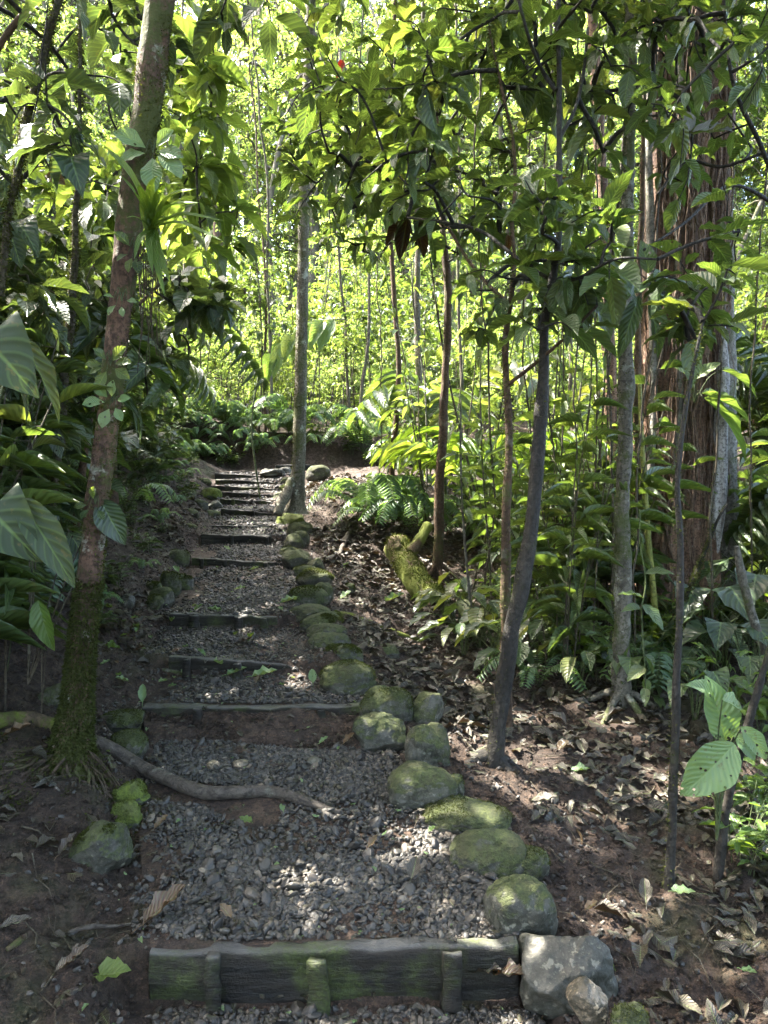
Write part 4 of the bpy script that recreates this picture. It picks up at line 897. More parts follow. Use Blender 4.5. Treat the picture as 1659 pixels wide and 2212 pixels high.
# ------------------------------------------------------------------ plants of the undergrowth: one of each kind, then copies
def stems_leaves(name, seed, ns, h, spread, L, asp, Ts, mat, per=9, lean=.35, stem='stem_green', sr=.004, alt=True, droop=.3, lo=.3, petiole=.03):
    r = rng(seed); T = thing(name, None, None); s_ = B(); P, D, N, LL, RN = [], [], [], [], []
    for k in range(ns):
        a = r.uniform(0, 6.28); H = h*r.uniform(.55, 1.1); o = np.array([math.cos(a), math.sin(a), 0])*spread*r.uniform(.1, .6); out = np.array([math.cos(a+r.normal(0, .5)), math.sin(a+r.normal(0, .5)), 0])
        q = smooth_path([o*.4-np.array([0, 0, .05]), o*.5+np.array([0, 0, H*.5])+out*lean*H*.2, o+np.array([0, 0, H])+out*lean*H*.7], 14)
        tube(s_, q, np.linspace(sr, sr*.5, 14), 5); tint = r.random()
        m = int(per*r.uniform(.7, 1.3))
        for i in range(m):
            t = lo+(1-lo)*(i+.5)/m; j = t*13; j0 = int(j); p = q[j0]+(q[min(13, j0+1)]-q[j0])*(j-j0); tan = nrm(q[min(13, j0+1)]-q[max(0, j0-1)])
            th = (i*math.pi if alt else i*2.4)+r.normal(0, .5)+k; rad = np.array([math.cos(th), math.sin(th), 0])
            d = rad+tan*.5*(.4+t)+np.array([0, 0, -droop*r.uniform(.2, 1.4)])
            l = L*r.uniform(.65, 1.15)*(.75+.4*math.sin(math.pi*t)); pe = rad*petiole*r.uniform(.6, 1.4)
            P.append(p+pe); D.append(d); N.append(np.array([0, 0, 1.])+rdir(r, 1)[0]*.3); LL.append(l); RN.append(np.clip(tint*.5+.5*r.random(), 0, 1))
            if petiole > .02: tube(s_, np.array([p, p+pe*1.05]), sr*.45, 4, cap=False)
    s_.obj('stems', M[stem], T); bb = B(); LL = np.array(LL); scatter_mix(bb, Ts, r, np.array(P), np.array(D), np.array(N), LL, LL*asp*r.uniform(.85, 1.15, len(LL)), np.array(RN)); bb.obj('foliage', M[mat], T)
    return T
def big_leaf_plant(name, seed, n, H, L, asp, mat, Ts=HEART, outw=.5, stem='stem_green', erect=.1):
    r = rng(seed); T = thing(name, None, None); s_ = B(); P, D, N, LL = [], [], [], []
    for k in range(n):
        a = k*2.4+r.normal(0, .3); h = H*r.uniform(.5, 1.1); o = np.array([math.cos(a), math.sin(a), 0]); e = o*outw*H*r.uniform(.5, 1.1)+np.array([0, 0, h])
        tube(s_, smooth_path([np.array([0, 0, -.05]), e*np.array([.35, .35, .7]), e], 10), np.linspace(.006, .0035, 10), 5)
        d = o*1.0+np.array([0, 0, erect-r.uniform(.1, .8)]); P.append(e); D.append(d); N.append(np.array([0, 0, 1.])+o*.3+rdir(r, 1)[0]*.25); LL.append(L*r.uniform(.65, 1.15))
    s_.obj('stems', M[stem], T); bb = B(); LL = np.array(LL); scatter_mix(bb, Ts, r, np.array(P), np.array(D), np.array(N), LL, LL*asp, r.random(n)); bb.obj('foliage', M[mat], T)
    return T
def frond(bb, s_, r, q, L, n, w, mat=None, angle=1.0, droop=.25, T=MIDL, width=.2, rn=.5, taper=True):
    """a feathered leaf along the curve q"""
    m = len(q); P, D, N, LL = [], [], [], []
    tube(s_, q, np.linspace(w, w*.3, m), 4, cap=False)
    for i in range(n):
        t = .12+.86*(i+.5)/n; j = t*(m-1); j0 = min(m-2, int(j)); p = q[j0]+(q[j0+1]-q[j0])*(j-j0); tan = nrm(q[j0+1]-q[j0]); side = nrm(np.cross(tan, [0, 0, 1.])); nn = np.cross(side, tan)
        l = L*(math.sin(math.pi*min(1, (.12+.88*(1-t)**.75)*.95))**.8 if taper else 1-.4*t)
        for s in (-1, 1): P.append(p); D.append(side*s*angle+tan*.45+nn*(-droop)*r.uniform(.5, 1.3)); N.append(nn+rdir(r, 1)[0]*.15); LL.append(max(l, .01))
    LL = np.array(LL); scatter_mix(bb, T, r, np.array(P), np.array(D), np.array(N), LL, np.maximum(LL*width, .004), np.clip(rn+r.normal(0, .15, len(LL)), 0, 1))
def feather_plant(name, seed, n, length, L, npin, mat, H=.3, arch=.8, width=.2, T=MIDL, w=.004, up=1.0, stem='stem_green', angle=1.0, trunk=0, droop=.2):
    r = rng(seed); Tn = thing(name, None, None); bb, s_ = B(), B(); base = np.array([0, 0, trunk])
    if trunk: tube(s_, smooth_path([[0, 0, -.1], [.02, 0, trunk*.5], [0, 0, trunk]], 10), .025, 8, wob=.1)
    for k in range(n):
        a = k*2.4+r.normal(0, .25); o = np.array([math.cos(a), math.sin(a), 0]); l = length*r.uniform(.7, 1.1); u = up*r.uniform(.7, 1.15)
        q = smooth_path([base, base+o*l*.25+np.array([0, 0, l*.42*u]), base+o*l*.6+np.array([0, 0, l*.55*u]), base+o*l*(.9)+np.array([0, 0, l*(.55*u-.35*arch)])], 18)
        frond(bb, s_, r, q, L*r.uniform(.85, 1.1), npin, w, angle=angle, T=T, width=width, rn=r.random(), droop=droop)
    s_.obj('stems', M[stem], Tn); bb.obj('fronds', M[mat], Tn); return Tn
def bush(name, seed, H, Rr, nt, K, L, mat, Ts=MID, asp=.45, stem='stem_brown', stemr=.012, low=.35, tall=0, r0=.002):
    r = rng(seed); T = thing(name, None, None); C = smooth_path([[0, 0, -.1], [r.normal(0, .05*H), r.normal(0, .05*H), H*.4], [r.normal(0, .08*H), r.normal(0, .08*H), H*.92]], 30)
    tg = rdir(r, nt)*r.uniform(.35, 1, (nt, 1))*np.array([Rr, Rr, H*(1-low)/2])+np.array([0, 0, H*(low+(1-low)/2)]); tg = tg[fbm(tg*1.5/max(Rr, .5), seed, 2) > -.35]
    nd, pa, ch, en, ba = twigs(C, tg, r, sag=.1); bb = B(); tube(bb, C, np.linspace(stemr, stemr*.3, 30), 7, wob=.1); twig_mesh(bb, nd, pa, ch, en, ba, r0, stemr*.7)
    bb.obj('trunk' if H > 3 else 'stems', M[stem], T); bb = B(); whorls(bb, Ts, r, nd, pa, en, K, L, asp, .25); bb.obj('crown' if H > 3 else 'foliage', M[mat], T); return T
KIND = {}
def proto(k, o, cat): o['category'] = cat; KIND[k] = [o, False]
proto('broad', stems_leaves('broadleaf_shrub', 1, 9, 1.3, .5, .20, .42, NEAR, 'leaf_dark', 11), 'shrub')
proto('broad_s', stems_leaves('broadleaf_shrub', 2, 7, .8, .45, .17, .45, NEAR, 'leaf_dark', 9), 'shrub')
proto('cane', stems_leaves('cane_plant', 3, 7, 2.0, .5, .30, .19, LANCE, 'leaf_near', 13, .3, 'stem_brown', .006, False, .3, .25), 'plant')
proto('cane_m', stems_leaves('cane_plant', 4, 6, 1.5, .4, .26, .24, LANCE, 'leaf_mid', 12, .3, 'stem_green', .005), 'plant')
proto('herb', stems_leaves('leafy_herb', 5, 10, .4, .3, .11, .4, NEAR, 'leaf_near', 7, .5), 'plant')
proto('herb_b', stems_leaves('leafy_herb', 6, 9, .5, .3, .13, .35, NEAR, 'leaf_bright', 7, .5), 'plant')
proto('heart', big_leaf_plant('heartleaf_plant', 7, 8, .55, .34, .72, 'leaf_dark'), 'plant')
proto('heart_n', big_leaf_plant('heartleaf_plant', 8, 6, .35, .26, .7, 'leaf_near'), 'plant')
proto('heart_m', big_leaf_plant('heartleaf_plant', 71, 8, .36, .30, .5, 'leaf_near', NEAR, .7), 'plant')
proto('fern', feather_plant('fern', 9, 9, .75, .13, 26, 'fern_leaf', width=.26, T=MIDL), 'fern')
proto('fern_s', feather_plant('fern', 10, 7, .5, .085, 20, 'fern_leaf', width=.3, T=MIDL), 'fern')
proto('palm', feather_plant('understory_palm', 12, 9, 1.7, .42, 22, 'leaf_near', arch=.9, width=.13, T=LANCE, w=.007, trunk=.4, up=1.2), 'palm')
proto('palm_b', feather_plant('understory_palm', 13, 7, 1.5, .45, 8, 'leaf_near', arch=.7, width=.28, T=LANCE, w=.007, trunk=.3, up=1.35, angle=.8), 'palm')
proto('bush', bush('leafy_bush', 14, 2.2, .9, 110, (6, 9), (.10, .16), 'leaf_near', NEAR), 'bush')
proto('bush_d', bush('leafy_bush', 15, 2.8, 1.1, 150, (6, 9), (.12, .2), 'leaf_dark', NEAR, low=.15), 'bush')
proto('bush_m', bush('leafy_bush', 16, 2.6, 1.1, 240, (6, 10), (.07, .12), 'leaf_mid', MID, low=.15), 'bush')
proto('sapling', bush('sapling', 17, 3.6, .8, 160, (5, 9), (.08, .14), 'leaf_mid', MID, low=.4, stemr=.018), 'tree')
proto('sapling_n', bush('sapling', 18, 3.8, .9, 110, (5, 8), (.10, .17), 'leaf_near', NEAR, low=.3, stemr=.018), 'tree')
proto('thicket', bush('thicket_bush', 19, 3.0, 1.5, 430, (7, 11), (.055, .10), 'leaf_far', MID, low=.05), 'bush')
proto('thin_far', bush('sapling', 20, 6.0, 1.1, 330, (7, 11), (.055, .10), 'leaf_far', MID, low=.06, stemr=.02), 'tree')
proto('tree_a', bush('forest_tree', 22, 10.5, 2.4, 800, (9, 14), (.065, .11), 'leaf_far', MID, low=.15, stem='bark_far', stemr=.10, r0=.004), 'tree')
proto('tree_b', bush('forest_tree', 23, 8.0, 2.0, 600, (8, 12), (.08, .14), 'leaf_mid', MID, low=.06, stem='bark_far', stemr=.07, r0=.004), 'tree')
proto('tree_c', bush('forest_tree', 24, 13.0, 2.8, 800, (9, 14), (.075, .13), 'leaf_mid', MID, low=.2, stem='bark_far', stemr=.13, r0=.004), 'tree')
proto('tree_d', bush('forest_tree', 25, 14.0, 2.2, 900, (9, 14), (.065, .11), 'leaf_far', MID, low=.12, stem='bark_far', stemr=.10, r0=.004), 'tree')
proto('palm_e', feather_plant('understory_palm', 26, 7, 1.25, .34, 7, 'leaf_bright', arch=.15, width=.17, T=LANCE, w=.006, trunk=.15, up=1.7, angle=.45, droop=.05), 'palm')
proto('bush_s', bush('leafy_bush', 27, 1.5, .55, 60, (4, 7), (.07, .12), 'leaf_mid', NEAR, low=.1, stemr=.008), 'bush')
def put(k, x, y, label, group, s=1.0, rz=None, r=None, dz=0, tilt=(0, 0)):
    o, used = KIND[k]; rz = r.uniform(0, 6.28) if rz is None else rz; loc = (x, y, gz(x, y)+dz)
    if not used:
        KIND[k][1] = True; o.location = loc; o.rotation_euler = (tilt[0], tilt[1], rz); o.scale = (s, s, s); o['label'] = label; o['group'] = group; return o
    return copy_tree(o, loc, rz, s, label, group, tilt)
def field(kinds, n, x0, x1, y0, y1, gap, labels, group, seed, clear=.45, s=(.75, 1.2), edge=None, ok=None):
    """scatter plants over the ground, keeping off the path"""
    r = rng(seed); pts = []; tries = 0
    while len(pts) < n and tries < 6000:
        tries += 1; x, y = r.uniform(x0, x1), r.uniform(y0, y1)
        if y < 11.9 and xl_(y)-clear < x < xr_(y)+clear: continue
        if ok and not ok(x, y): continue
        if any((x-a)**2+(y-b)**2 < gap*gap for a, b in pts): continue
        pts.append((x, y)); k = kinds[int(r.integers(len(kinds)))]; sc = r.uniform(*s)
        put(k, x, y, labels[k] if isinstance(labels, dict) else labels, group[k] if isinstance(group, dict) else group, sc, None, r, 0, tuple(r.normal(0, .06, 2)))
LB = lambda zone: {'broad': f'dark broad leaved shrub {zone}', 'broad_s': f'low dark broad leaved shrub {zone}', 'cane': f'dark cane plant with narrow drooping leaves {zone}', 'cane_m': f'green cane plant with narrow leaves {zone}',
  'herb': f'small leafy herb {zone}', 'herb_b': f'small bright leafy herb {zone}', 'heart': f'plant with big dark heart shaped leaves {zone}', 'heart_n': f'low plant with heart shaped leaves {zone}', 'fern': f'arching green fern {zone}', 'fern_s': f'small fern {zone}',
  'palm': f'feathery young palm {zone}', 'palm_b': f'young palm with broad leaflets {zone}', 'bush': f'leafy green bush {zone}', 'bush_d': f'dense dark leafy bush {zone}', 'bush_m': f'mid green leafy bush {zone}', 'sapling': f'thin green sapling {zone}', 'sapling_n': f'thin sapling with glossy leaves {zone}',
  'thicket': f'sunlit yellow green thicket bush {zone}', 'thin_far': f'slender sunlit young tree {zone}', 'tree_a': f'tall sunlit forest tree {zone}', 'tree_b': f'bushy sunlit forest tree {zone}', 'tree_c': f'tallest green forest tree {zone}', 'tree_d': f'tall narrow leafy tree {zone}', 'palm_e': f'upright palm {zone}', 'bush_s': f'slight bush of small green leaves {zone}'}
def GR(zone): return {k: v for k, v in LB(zone).items()}
# left bank
z = 'on the shaded left bank'
field(['bush_d', 'broad', 'bush', 'palm', 'cane'], 42, -6.5, -2.3, 4.2, 11.5, .5, LB(z), GR(z), 101, 1.1, (.75, 1.2))
z = 'at the left edge of the trail clearing'
field(['broad_s', 'heart', 'herb', 'fern_s', 'broad', 'heart_n'], 64, -4.2, -1.8, 3.9, 11.5, .25, LB(z), GR(z), 102, .55, (.7, 1.15), ok=lambda x, y: x < xl_(y)-.5)
z = 'beside the leaning tree at far left'
field(['broad', 'heart', 'bush_d', 'palm_b', 'fern', 'broad_s', 'cane'], 40, -3.8, -1.5, 2.7, 4.6, .25, LB(z), GR(z), 103, .5, (.7, 1.05), ok=lambda x, y: x < -.50*y)
# bank at the head of the trail
z = 'on the cut bank above the steps'
field(['fern', 'fern_s', 'herb', 'fern_s', 'fern_s'], 48, -5, 2.0, 11.75, 12.8, .17, LB(z), GR(z), 104, 0, (.7, 1.15))
z = 'on the bare soil at the left of the steps'
field(['herb', 'fern_s', 'herb'], 40, -3.6, -1.6, 4.0, 11.4, .2, LB(z), GR(z), 112, .28, (.3, .6), ok=lambda x, y: xl_(y)-.95 < x)
z = 'hanging on the face of the cut bank'
field(['fern_s', 'fern', 'herb', 'fern_s'], 30, -4.6, .6, 11.6, 12.25, .15, LB(z), GR(z), 113, 0, (.5, .9))
# right side undergrowth
z = 'between the thin trees right of the trail'
field(['bush_s', 'herb', 'fern', 'heart', 'herb_b', 'fern_s', 'palm_b', 'fern', 'heart_n', 'bush_s', 'cane_m'], 66, .0, 4.5, 5.2, 11.5, .36, LB(z), GR(z), 105, .9, (.65, 1.1), ok=lambda x, y: x > xr_(y)+.85+.25*max(0, 7-y) and (x < 1.75 or x > 2.6 or y > 6.3) and not (y < 7.0 and -.03 < x/y < .105))
z = 'on the litter below the straight tree'
field(['heart_n', 'herb', 'heart', 'herb_b', 'fern_s'], 34, .35, 3.2, 4.2, 6.0, .24, LB(z), GR(z), 106, 1.0, (.6, 1.0), ok=lambda x, y: x > .20*y-.3 and x > .32*(6.5-y)+.1)
z = 'at the right edge behind the broad trunk'
field(['palm', 'heart', 'bush_m', 'cane_m', 'heart_n', 'fern'], 22, 2.2, 6.5, 4.4, 10, .5, LB(z), GR(z), 107, 1.0, (.8, 1.2), ok=lambda x, y: x > .5*y-.1 and x < .75*y)
r = rng(140)
for px, py, k, s, dy in ((1215, 1480, 'cane', .9, 0), (1270, 1330, 'cane_m', 1.1, 0), (1310, 1400, 'cane', 1.0, 0), (1160, 1380, 'cane', .8, 0), (1060, 1280, 'cane', .8, 0), (1240, 1400, 'bush_s', .9, 0), (1330, 1380, 'cane', .95, 0)):
    P = G(px, py); put(k, P[0], P[1], LB('between black trunk and straight tree')[k], 'canes between black trunk and straight tree', s, None, r)
for px, py, s in ((990, 1370, .9), (1040, 1400, 1.0), (1070, 1440, .85), (1010, 1330, .9), (1130, 1460, .9), (1190, 1450, 1.0), (960, 1340, .7), (1110, 1400, 1.0), (1250, 1500, .8), (1000, 1420, .7)):
    P = G(px, py); put('heart_m', P[0], P[1], 'low plant with large ribbed leaves around the foot of black trunk', 'ribbed leaf plants around the black trunk', s, None, r)
for px, py, s, lab in ((800, 1128, 1.15, 'large sunlit fern beside the trail, right of the pale tree'), (835, 1150, .9, 'fern drooping over dark soil just right of the large sunlit one')):
    P = G(px, py); put('fern', P[0], P[1], lab, 'ferns right of the trail', s, None, r)
for px, py, s in ((1040, 1190, 1.0), (1010, 1160, .85), (1085, 1170, 1.0)):
    P = G(px, py); put('palm_e', P[0], P[1], 'young palm with upright pleated leaves between the thin trees', 'upright pleated palms', s, None, r)
for px, py, k, s in ((1500, 1560, 'heart_n', .9), (1610, 1500, 'heart', .9), (1560, 1480, 'heart', .8), (1400, 1520, 'herb', 1), (1640, 1600, 'herb_b', 1), (1650, 1420, 'heart', 1.1), (1520, 1430, 'heart', 1.0), (1420, 1480, 'fern_s', 1.0), (1605, 1880, 'herb_b', .6), (1640, 1760, 'herb_b', .6)):
    P = G(px, py); put(k, P[0], P[1], LB('in the leaf litter at lower right')[k], LB('in the leaf litter at lower right')[k], s, None, r)
# behind, in the sun
z = 'in the wood close behind the cut bank'
field(['sapling', 'bush_m', 'thicket', 'sapling_n', 'cane_m', 'sapling', 'herb_b', 'thicket'], 80, -8, 9, 12.9, 17, .6, LB(z), GR(z), 108, 0, (.6, 1.05))
z = 'deep in the bright wood'
field(['thicket', 'thin_far', 'thicket', 'palm', 'sapling'], 110, -15, 16, 17, 27, 1.0, LB(z), GR(z), 109, 0, (.7, 1.25))
z = 'rising behind the bright thicket'
field(['tree_b', 'tree_a', 'tree_d'], 22, -15, 16, 21, 29, 2.0, LB(z), GR(z), 111, 0, (1.0, 1.5), ok=lambda x, y: abs(x) < .62*y)
z = 'far back in the bright wood'
field(['tree_a', 'tree_d', 'tree_c', 'tree_c'], 90, -30, 30, 29, 46, 2.0, LB(z), GR(z), 110, 0, (1.5, 2.2), ok=lambda x, y: abs(x) < .68*y)
z = 'unseen at far left, added to shade the bright wood'
field(['tree_a', 'tree_c'], 9, -26, -10, 15, 30, 3.6, LB(z), GR(z), 114, 0, (.9, 1.3), ok=lambda x, y: -.95*y < x < -.62*y)  # out of view; added to throw shade on parts of the far wood
# distant slope clothed with trees
r = rng(120); n = 60000; y = r.uniform(44, 75, n); x = r.uniform(-.8, .8, n)*y; lump = fbm(np.stack([x*.12, y*.12, 0*x], -1), 4, 3)
zz = terrain(x, y)+np.abs(r.normal(0, 1, n))*0+r.random(n)**.7*(6+5*lump); L = r.uniform(.35, .6, n); bb = B(); d = rdir(r, n); d[:, 2] -= .4
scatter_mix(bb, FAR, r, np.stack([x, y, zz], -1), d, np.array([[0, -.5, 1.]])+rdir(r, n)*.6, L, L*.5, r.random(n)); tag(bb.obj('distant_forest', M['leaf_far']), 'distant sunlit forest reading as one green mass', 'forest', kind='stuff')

# ------------------------------------------------------------------ leaf roof and walls, out of view, added to shade the trail
DAP = [(610, 1965, .16), (655, 1985, .12), (840, 1862, .14), (520, 1840, .07), (1440, 2130, .22), (1540, 2170, .14), (1150, 1725, .08), (330, 2050, .07), (640, 1115, .16), (780, 1150, .12), (1100, 1640, .05), (790, 1030, .45), (720, 1060, .3), (1440, 1300, .2), (480, 1065, .2), (560, 1090, .2), (205, 1200, .14), (1150, 1250, .0)]  # sun patches: holes cut in the added roof along the sun's rays
def canopy():
    r = rng(130); n = NROOF; x = r.uniform(-15, 9, n); y = r.uniform(-13, 13.5, n); z = r.uniform(7.2, 11.5, n)
    z = np.where((x < -.58*np.maximum(y, 0)-.9) & (y > 2), r.uniform(4.5, 11, n), z); ok = (z-1.6 > .66*np.maximum(y, 0)+.5) | ((x < -.58*np.maximum(y, 0)-.9) & (z < 11.2))
    m = NWALL; a = r.uniform(R_(150), R_(390), m); d = r.uniform(4.5, 9, m); xw = d*np.cos(a)*1.1; yw = d*np.sin(a)-.5; zw = r.uniform(.2, 9, m); kw = (yw < 3.5) & (np.abs(xw) > .58*np.maximum(yw, 0)+1.2)  # leaf wall added behind and beside the camera to block sky light
    x = np.concatenate([x, xw]); y = np.concatenate([y, yw]); z = np.concatenate([z, zw]); ok = np.concatenate([ok, kw])
    lump = fbm(np.stack([x*.55, y*.55, z*.4], -1), 8, 3); ok &= lump > -.42
    P = np.stack([x, y, z], -1)
    for px, py, rad in DAP:
        if rad <= 0: continue
        q = G(px, py); v = P-q; dist = np.linalg.norm(v-np.outer(v@SUN, SUN), axis=1); ok &= dist > rad*.95+.03
    for px, py, d, rad in ((1440, 250, 5.3, .3), (1425, 720, 5.3, .4), (1450, 1260, 5.35, .45), (1480, 950, 5.3, .35), (1460, 500, 5.3, .3), (1450, 80, 5.3, .4), (270, 560, 3.0, .1), (205, 1180, 3.0, .15), (652, 700, 7.7, .25), (652, 930, 7.7, .2)):  # more holes, aimed so that sun patches fall on the trunks
        q = U(px, py, d); v = P-q; dist = np.linalg.norm(v-np.outer(v@SUN, SUN), axis=1); ok &= dist > rad
    P = P[ok]; n = len(P); L = r.uniform(.26, .42, n); bb = B(); d = rdir(r, n); d[:, 2] = d[:, 2]*.5-.3
    scatter_mix(bb, FAR, r, P, d, np.array([[0, 0, 1.]])+rdir(r, n)*.5, L, L*.5, r.random(n))
    tag(bb.obj('shade_canopy', M['leaf_canopy']), 'unseen leaves added over and around the trail to shade it, with sun holes', 'canopy', kind='stuff')
SUN = nrm(np.array([-.52, .22, .82]))
canopy()
# ------------------------------------------------------------------ leaf litter and single fallen leaves
def snd(x, y): return ground_z(x, y)
r = rng(201); n = 26000; y = 1.3+9*r.random(n)**1.35; right = r.random(n) < .74
x = np.where(right, xr_(y)+.32+np.abs(r.normal(0, 1.25, n)), xl_(y)-.12-np.abs(r.normal(0, .8, n)))
dens = -.9*(y < 2.3)*right+fbm(np.stack([x*1.1, y*1.1, 0*x], -1), 33, 3)+np.where(right, np.clip((x-xr_(y)-.5-.15*(y > 4))*1.1, -.6, .8), -.25-.55*(y < 3.4))
k = dens > r.uniform(-.55, .75, n); x, y = x[k], y[k]; n = len(x); L = .025+.085*r.random(n)**1.5
a = r.uniform(0, 6.28, n); D = np.stack([np.cos(a), np.sin(a), r.normal(.03, .17, n)], -1); N = np.stack([r.normal(0, .30, n), r.normal(-.08, .30, n), np.ones(n)], -1)
bb = B(); LT = [leaf_tmpl('ellip', 5, 1, f, d, w) for f, d, w in ((.4, -.08, .2), (-.3, .12, .25), (.6, .15, .2), (-.2, -.1, .25))]
scatter_mix(bb, LT, r, np.stack([x, y, snd(x, y)+.006+.012*r.random(n)], -1), D, N, L, L*r.uniform(.35, .55, n), r.random(n))
n = 1600; y = 1.35+7*r.random(n)**1.3; x = xl_(y)+(xr_(y)-xl_(y))*r.random(n); a = r.uniform(0, 6.28, n); L = .014+.036*r.random(n)**2
scatter_mix(bb, LT, r, np.stack([x, y, zpath(y)+.029], -1), np.stack([np.cos(a), np.sin(a), r.normal(0, .2, n)], -1), rdir(r, n)*.3+np.array([0, 0, 1.]), L, L*.5, r.random(n))
tag(bb.obj('leaf_litter', M['litter_leaf']), 'dead brown leaf litter carpeting the slopes beside the trail', 'leaf litter', kind='stuff')
bb = B(); n = 420; y = 1.35+8*r.random(n)**1.2; x = xl_(y)-.2+(xr_(y)-xl_(y)+.4)*r.random(n); a = r.uniform(0, 6.28, n); L = .008+.022*r.random(n)**2
scatter_mix(bb, LT, r, np.stack([x, y, np.maximum(zpath(y), snd(x, y))+.028], -1), np.stack([np.cos(a), np.sin(a), r.normal(0, .2, n)], -1), rdir(r, n)*.3+np.array([0, 0, 1.]), L, L*.55, r.random(n))
tag(bb.obj('leaf_scraps', M['leaf_pale']), 'tiny pale green scraps of leaf sprinkled over the path', 'leaf scraps', kind='stuff')
# fine twigs
bb = B(); n = 420; y = 1.4+8*r.random(n)**1.4; right = r.random(n) < .7; x = np.where(right, xr_(y)+.15+np.abs(r.normal(0, 1.0, n)), xl_(y)-.1-np.abs(r.normal(0, .7, n)))
for i in range(n):
    a = r.uniform(0, 6.28); l = r.uniform(.06, .3); q = np.array([[x[i]+math.cos(a)*l*t+r.normal(0, .01), y[i]+math.sin(a)*l*t+r.normal(0, .01), 0] for t in np.linspace(0, 1, 5)]); q[:, 2] = snd(q[:, 0], q[:, 1])+.008+.03*r.random()*np.linspace(0, 1, 5)
    tube(bb, q, np.linspace(r.uniform(.0015, .004), .001, 5), 5)
tag(bb.obj('twigs', M['stem_brown']), 'fine fallen twigs strewn over the soil beside the trail', 'twigs', kind='stuff')

def one_leaf(name, label, px, py, Lpx, ang, mat, tm='ellip', asp=.5, tilt=.15, dz=.02, group='single fallen leaves', fold=.4, droop=-.12, wave=.2, roll=0.0, rn=.5, y=None, cat='leaf', seed=0, on_path=True, stalk=.25):
    """one leaf lying where the photograph shows it; ang = its direction in the picture, degrees anticlockwise from right"""
    if y is None:
        P = G(px, py); 
        if xl_(P[1]) < P[0] < xr_(P[1]): P[2] = zpath(P[1])+.020
        else: P[2] = float(snd(P[:1], P[1:2])[0])
        P[2] += dz
    else: P = U(px, py, y)
    L = Lpx/1600*P[1]; a = R_(ang); T = leaf_tmpl(tm, 9, 2, fold, droop, wave)
    if y is None: D = np.array([[math.cos(a), math.sin(a)*1.0, tilt]]); N = np.array([[math.sin(roll), -.15, 1.]])
    else: D = np.array([[math.cos(a), tilt, math.sin(a)]]); N = np.array([[.2*math.sin(roll), -1, .35+.3*math.cos(a)]])
    bb = B(); scatter(bb, T, np.zeros((1, 3)), D, N, L, L*asp, rn); D = nrm(D)[0]
    if stalk: tube(bb, smooth_path([-D*L*stalk, -D*L*stalk*.5+np.array([0, 0, .004]), np.zeros(3)], 6), L*.008+.0008, 5)
    bb.V = [v for v in bb.V]
    o = bb.obj(name, M[mat], None, (0, 0, 0), True, P); return tag(o, label, cat, group)
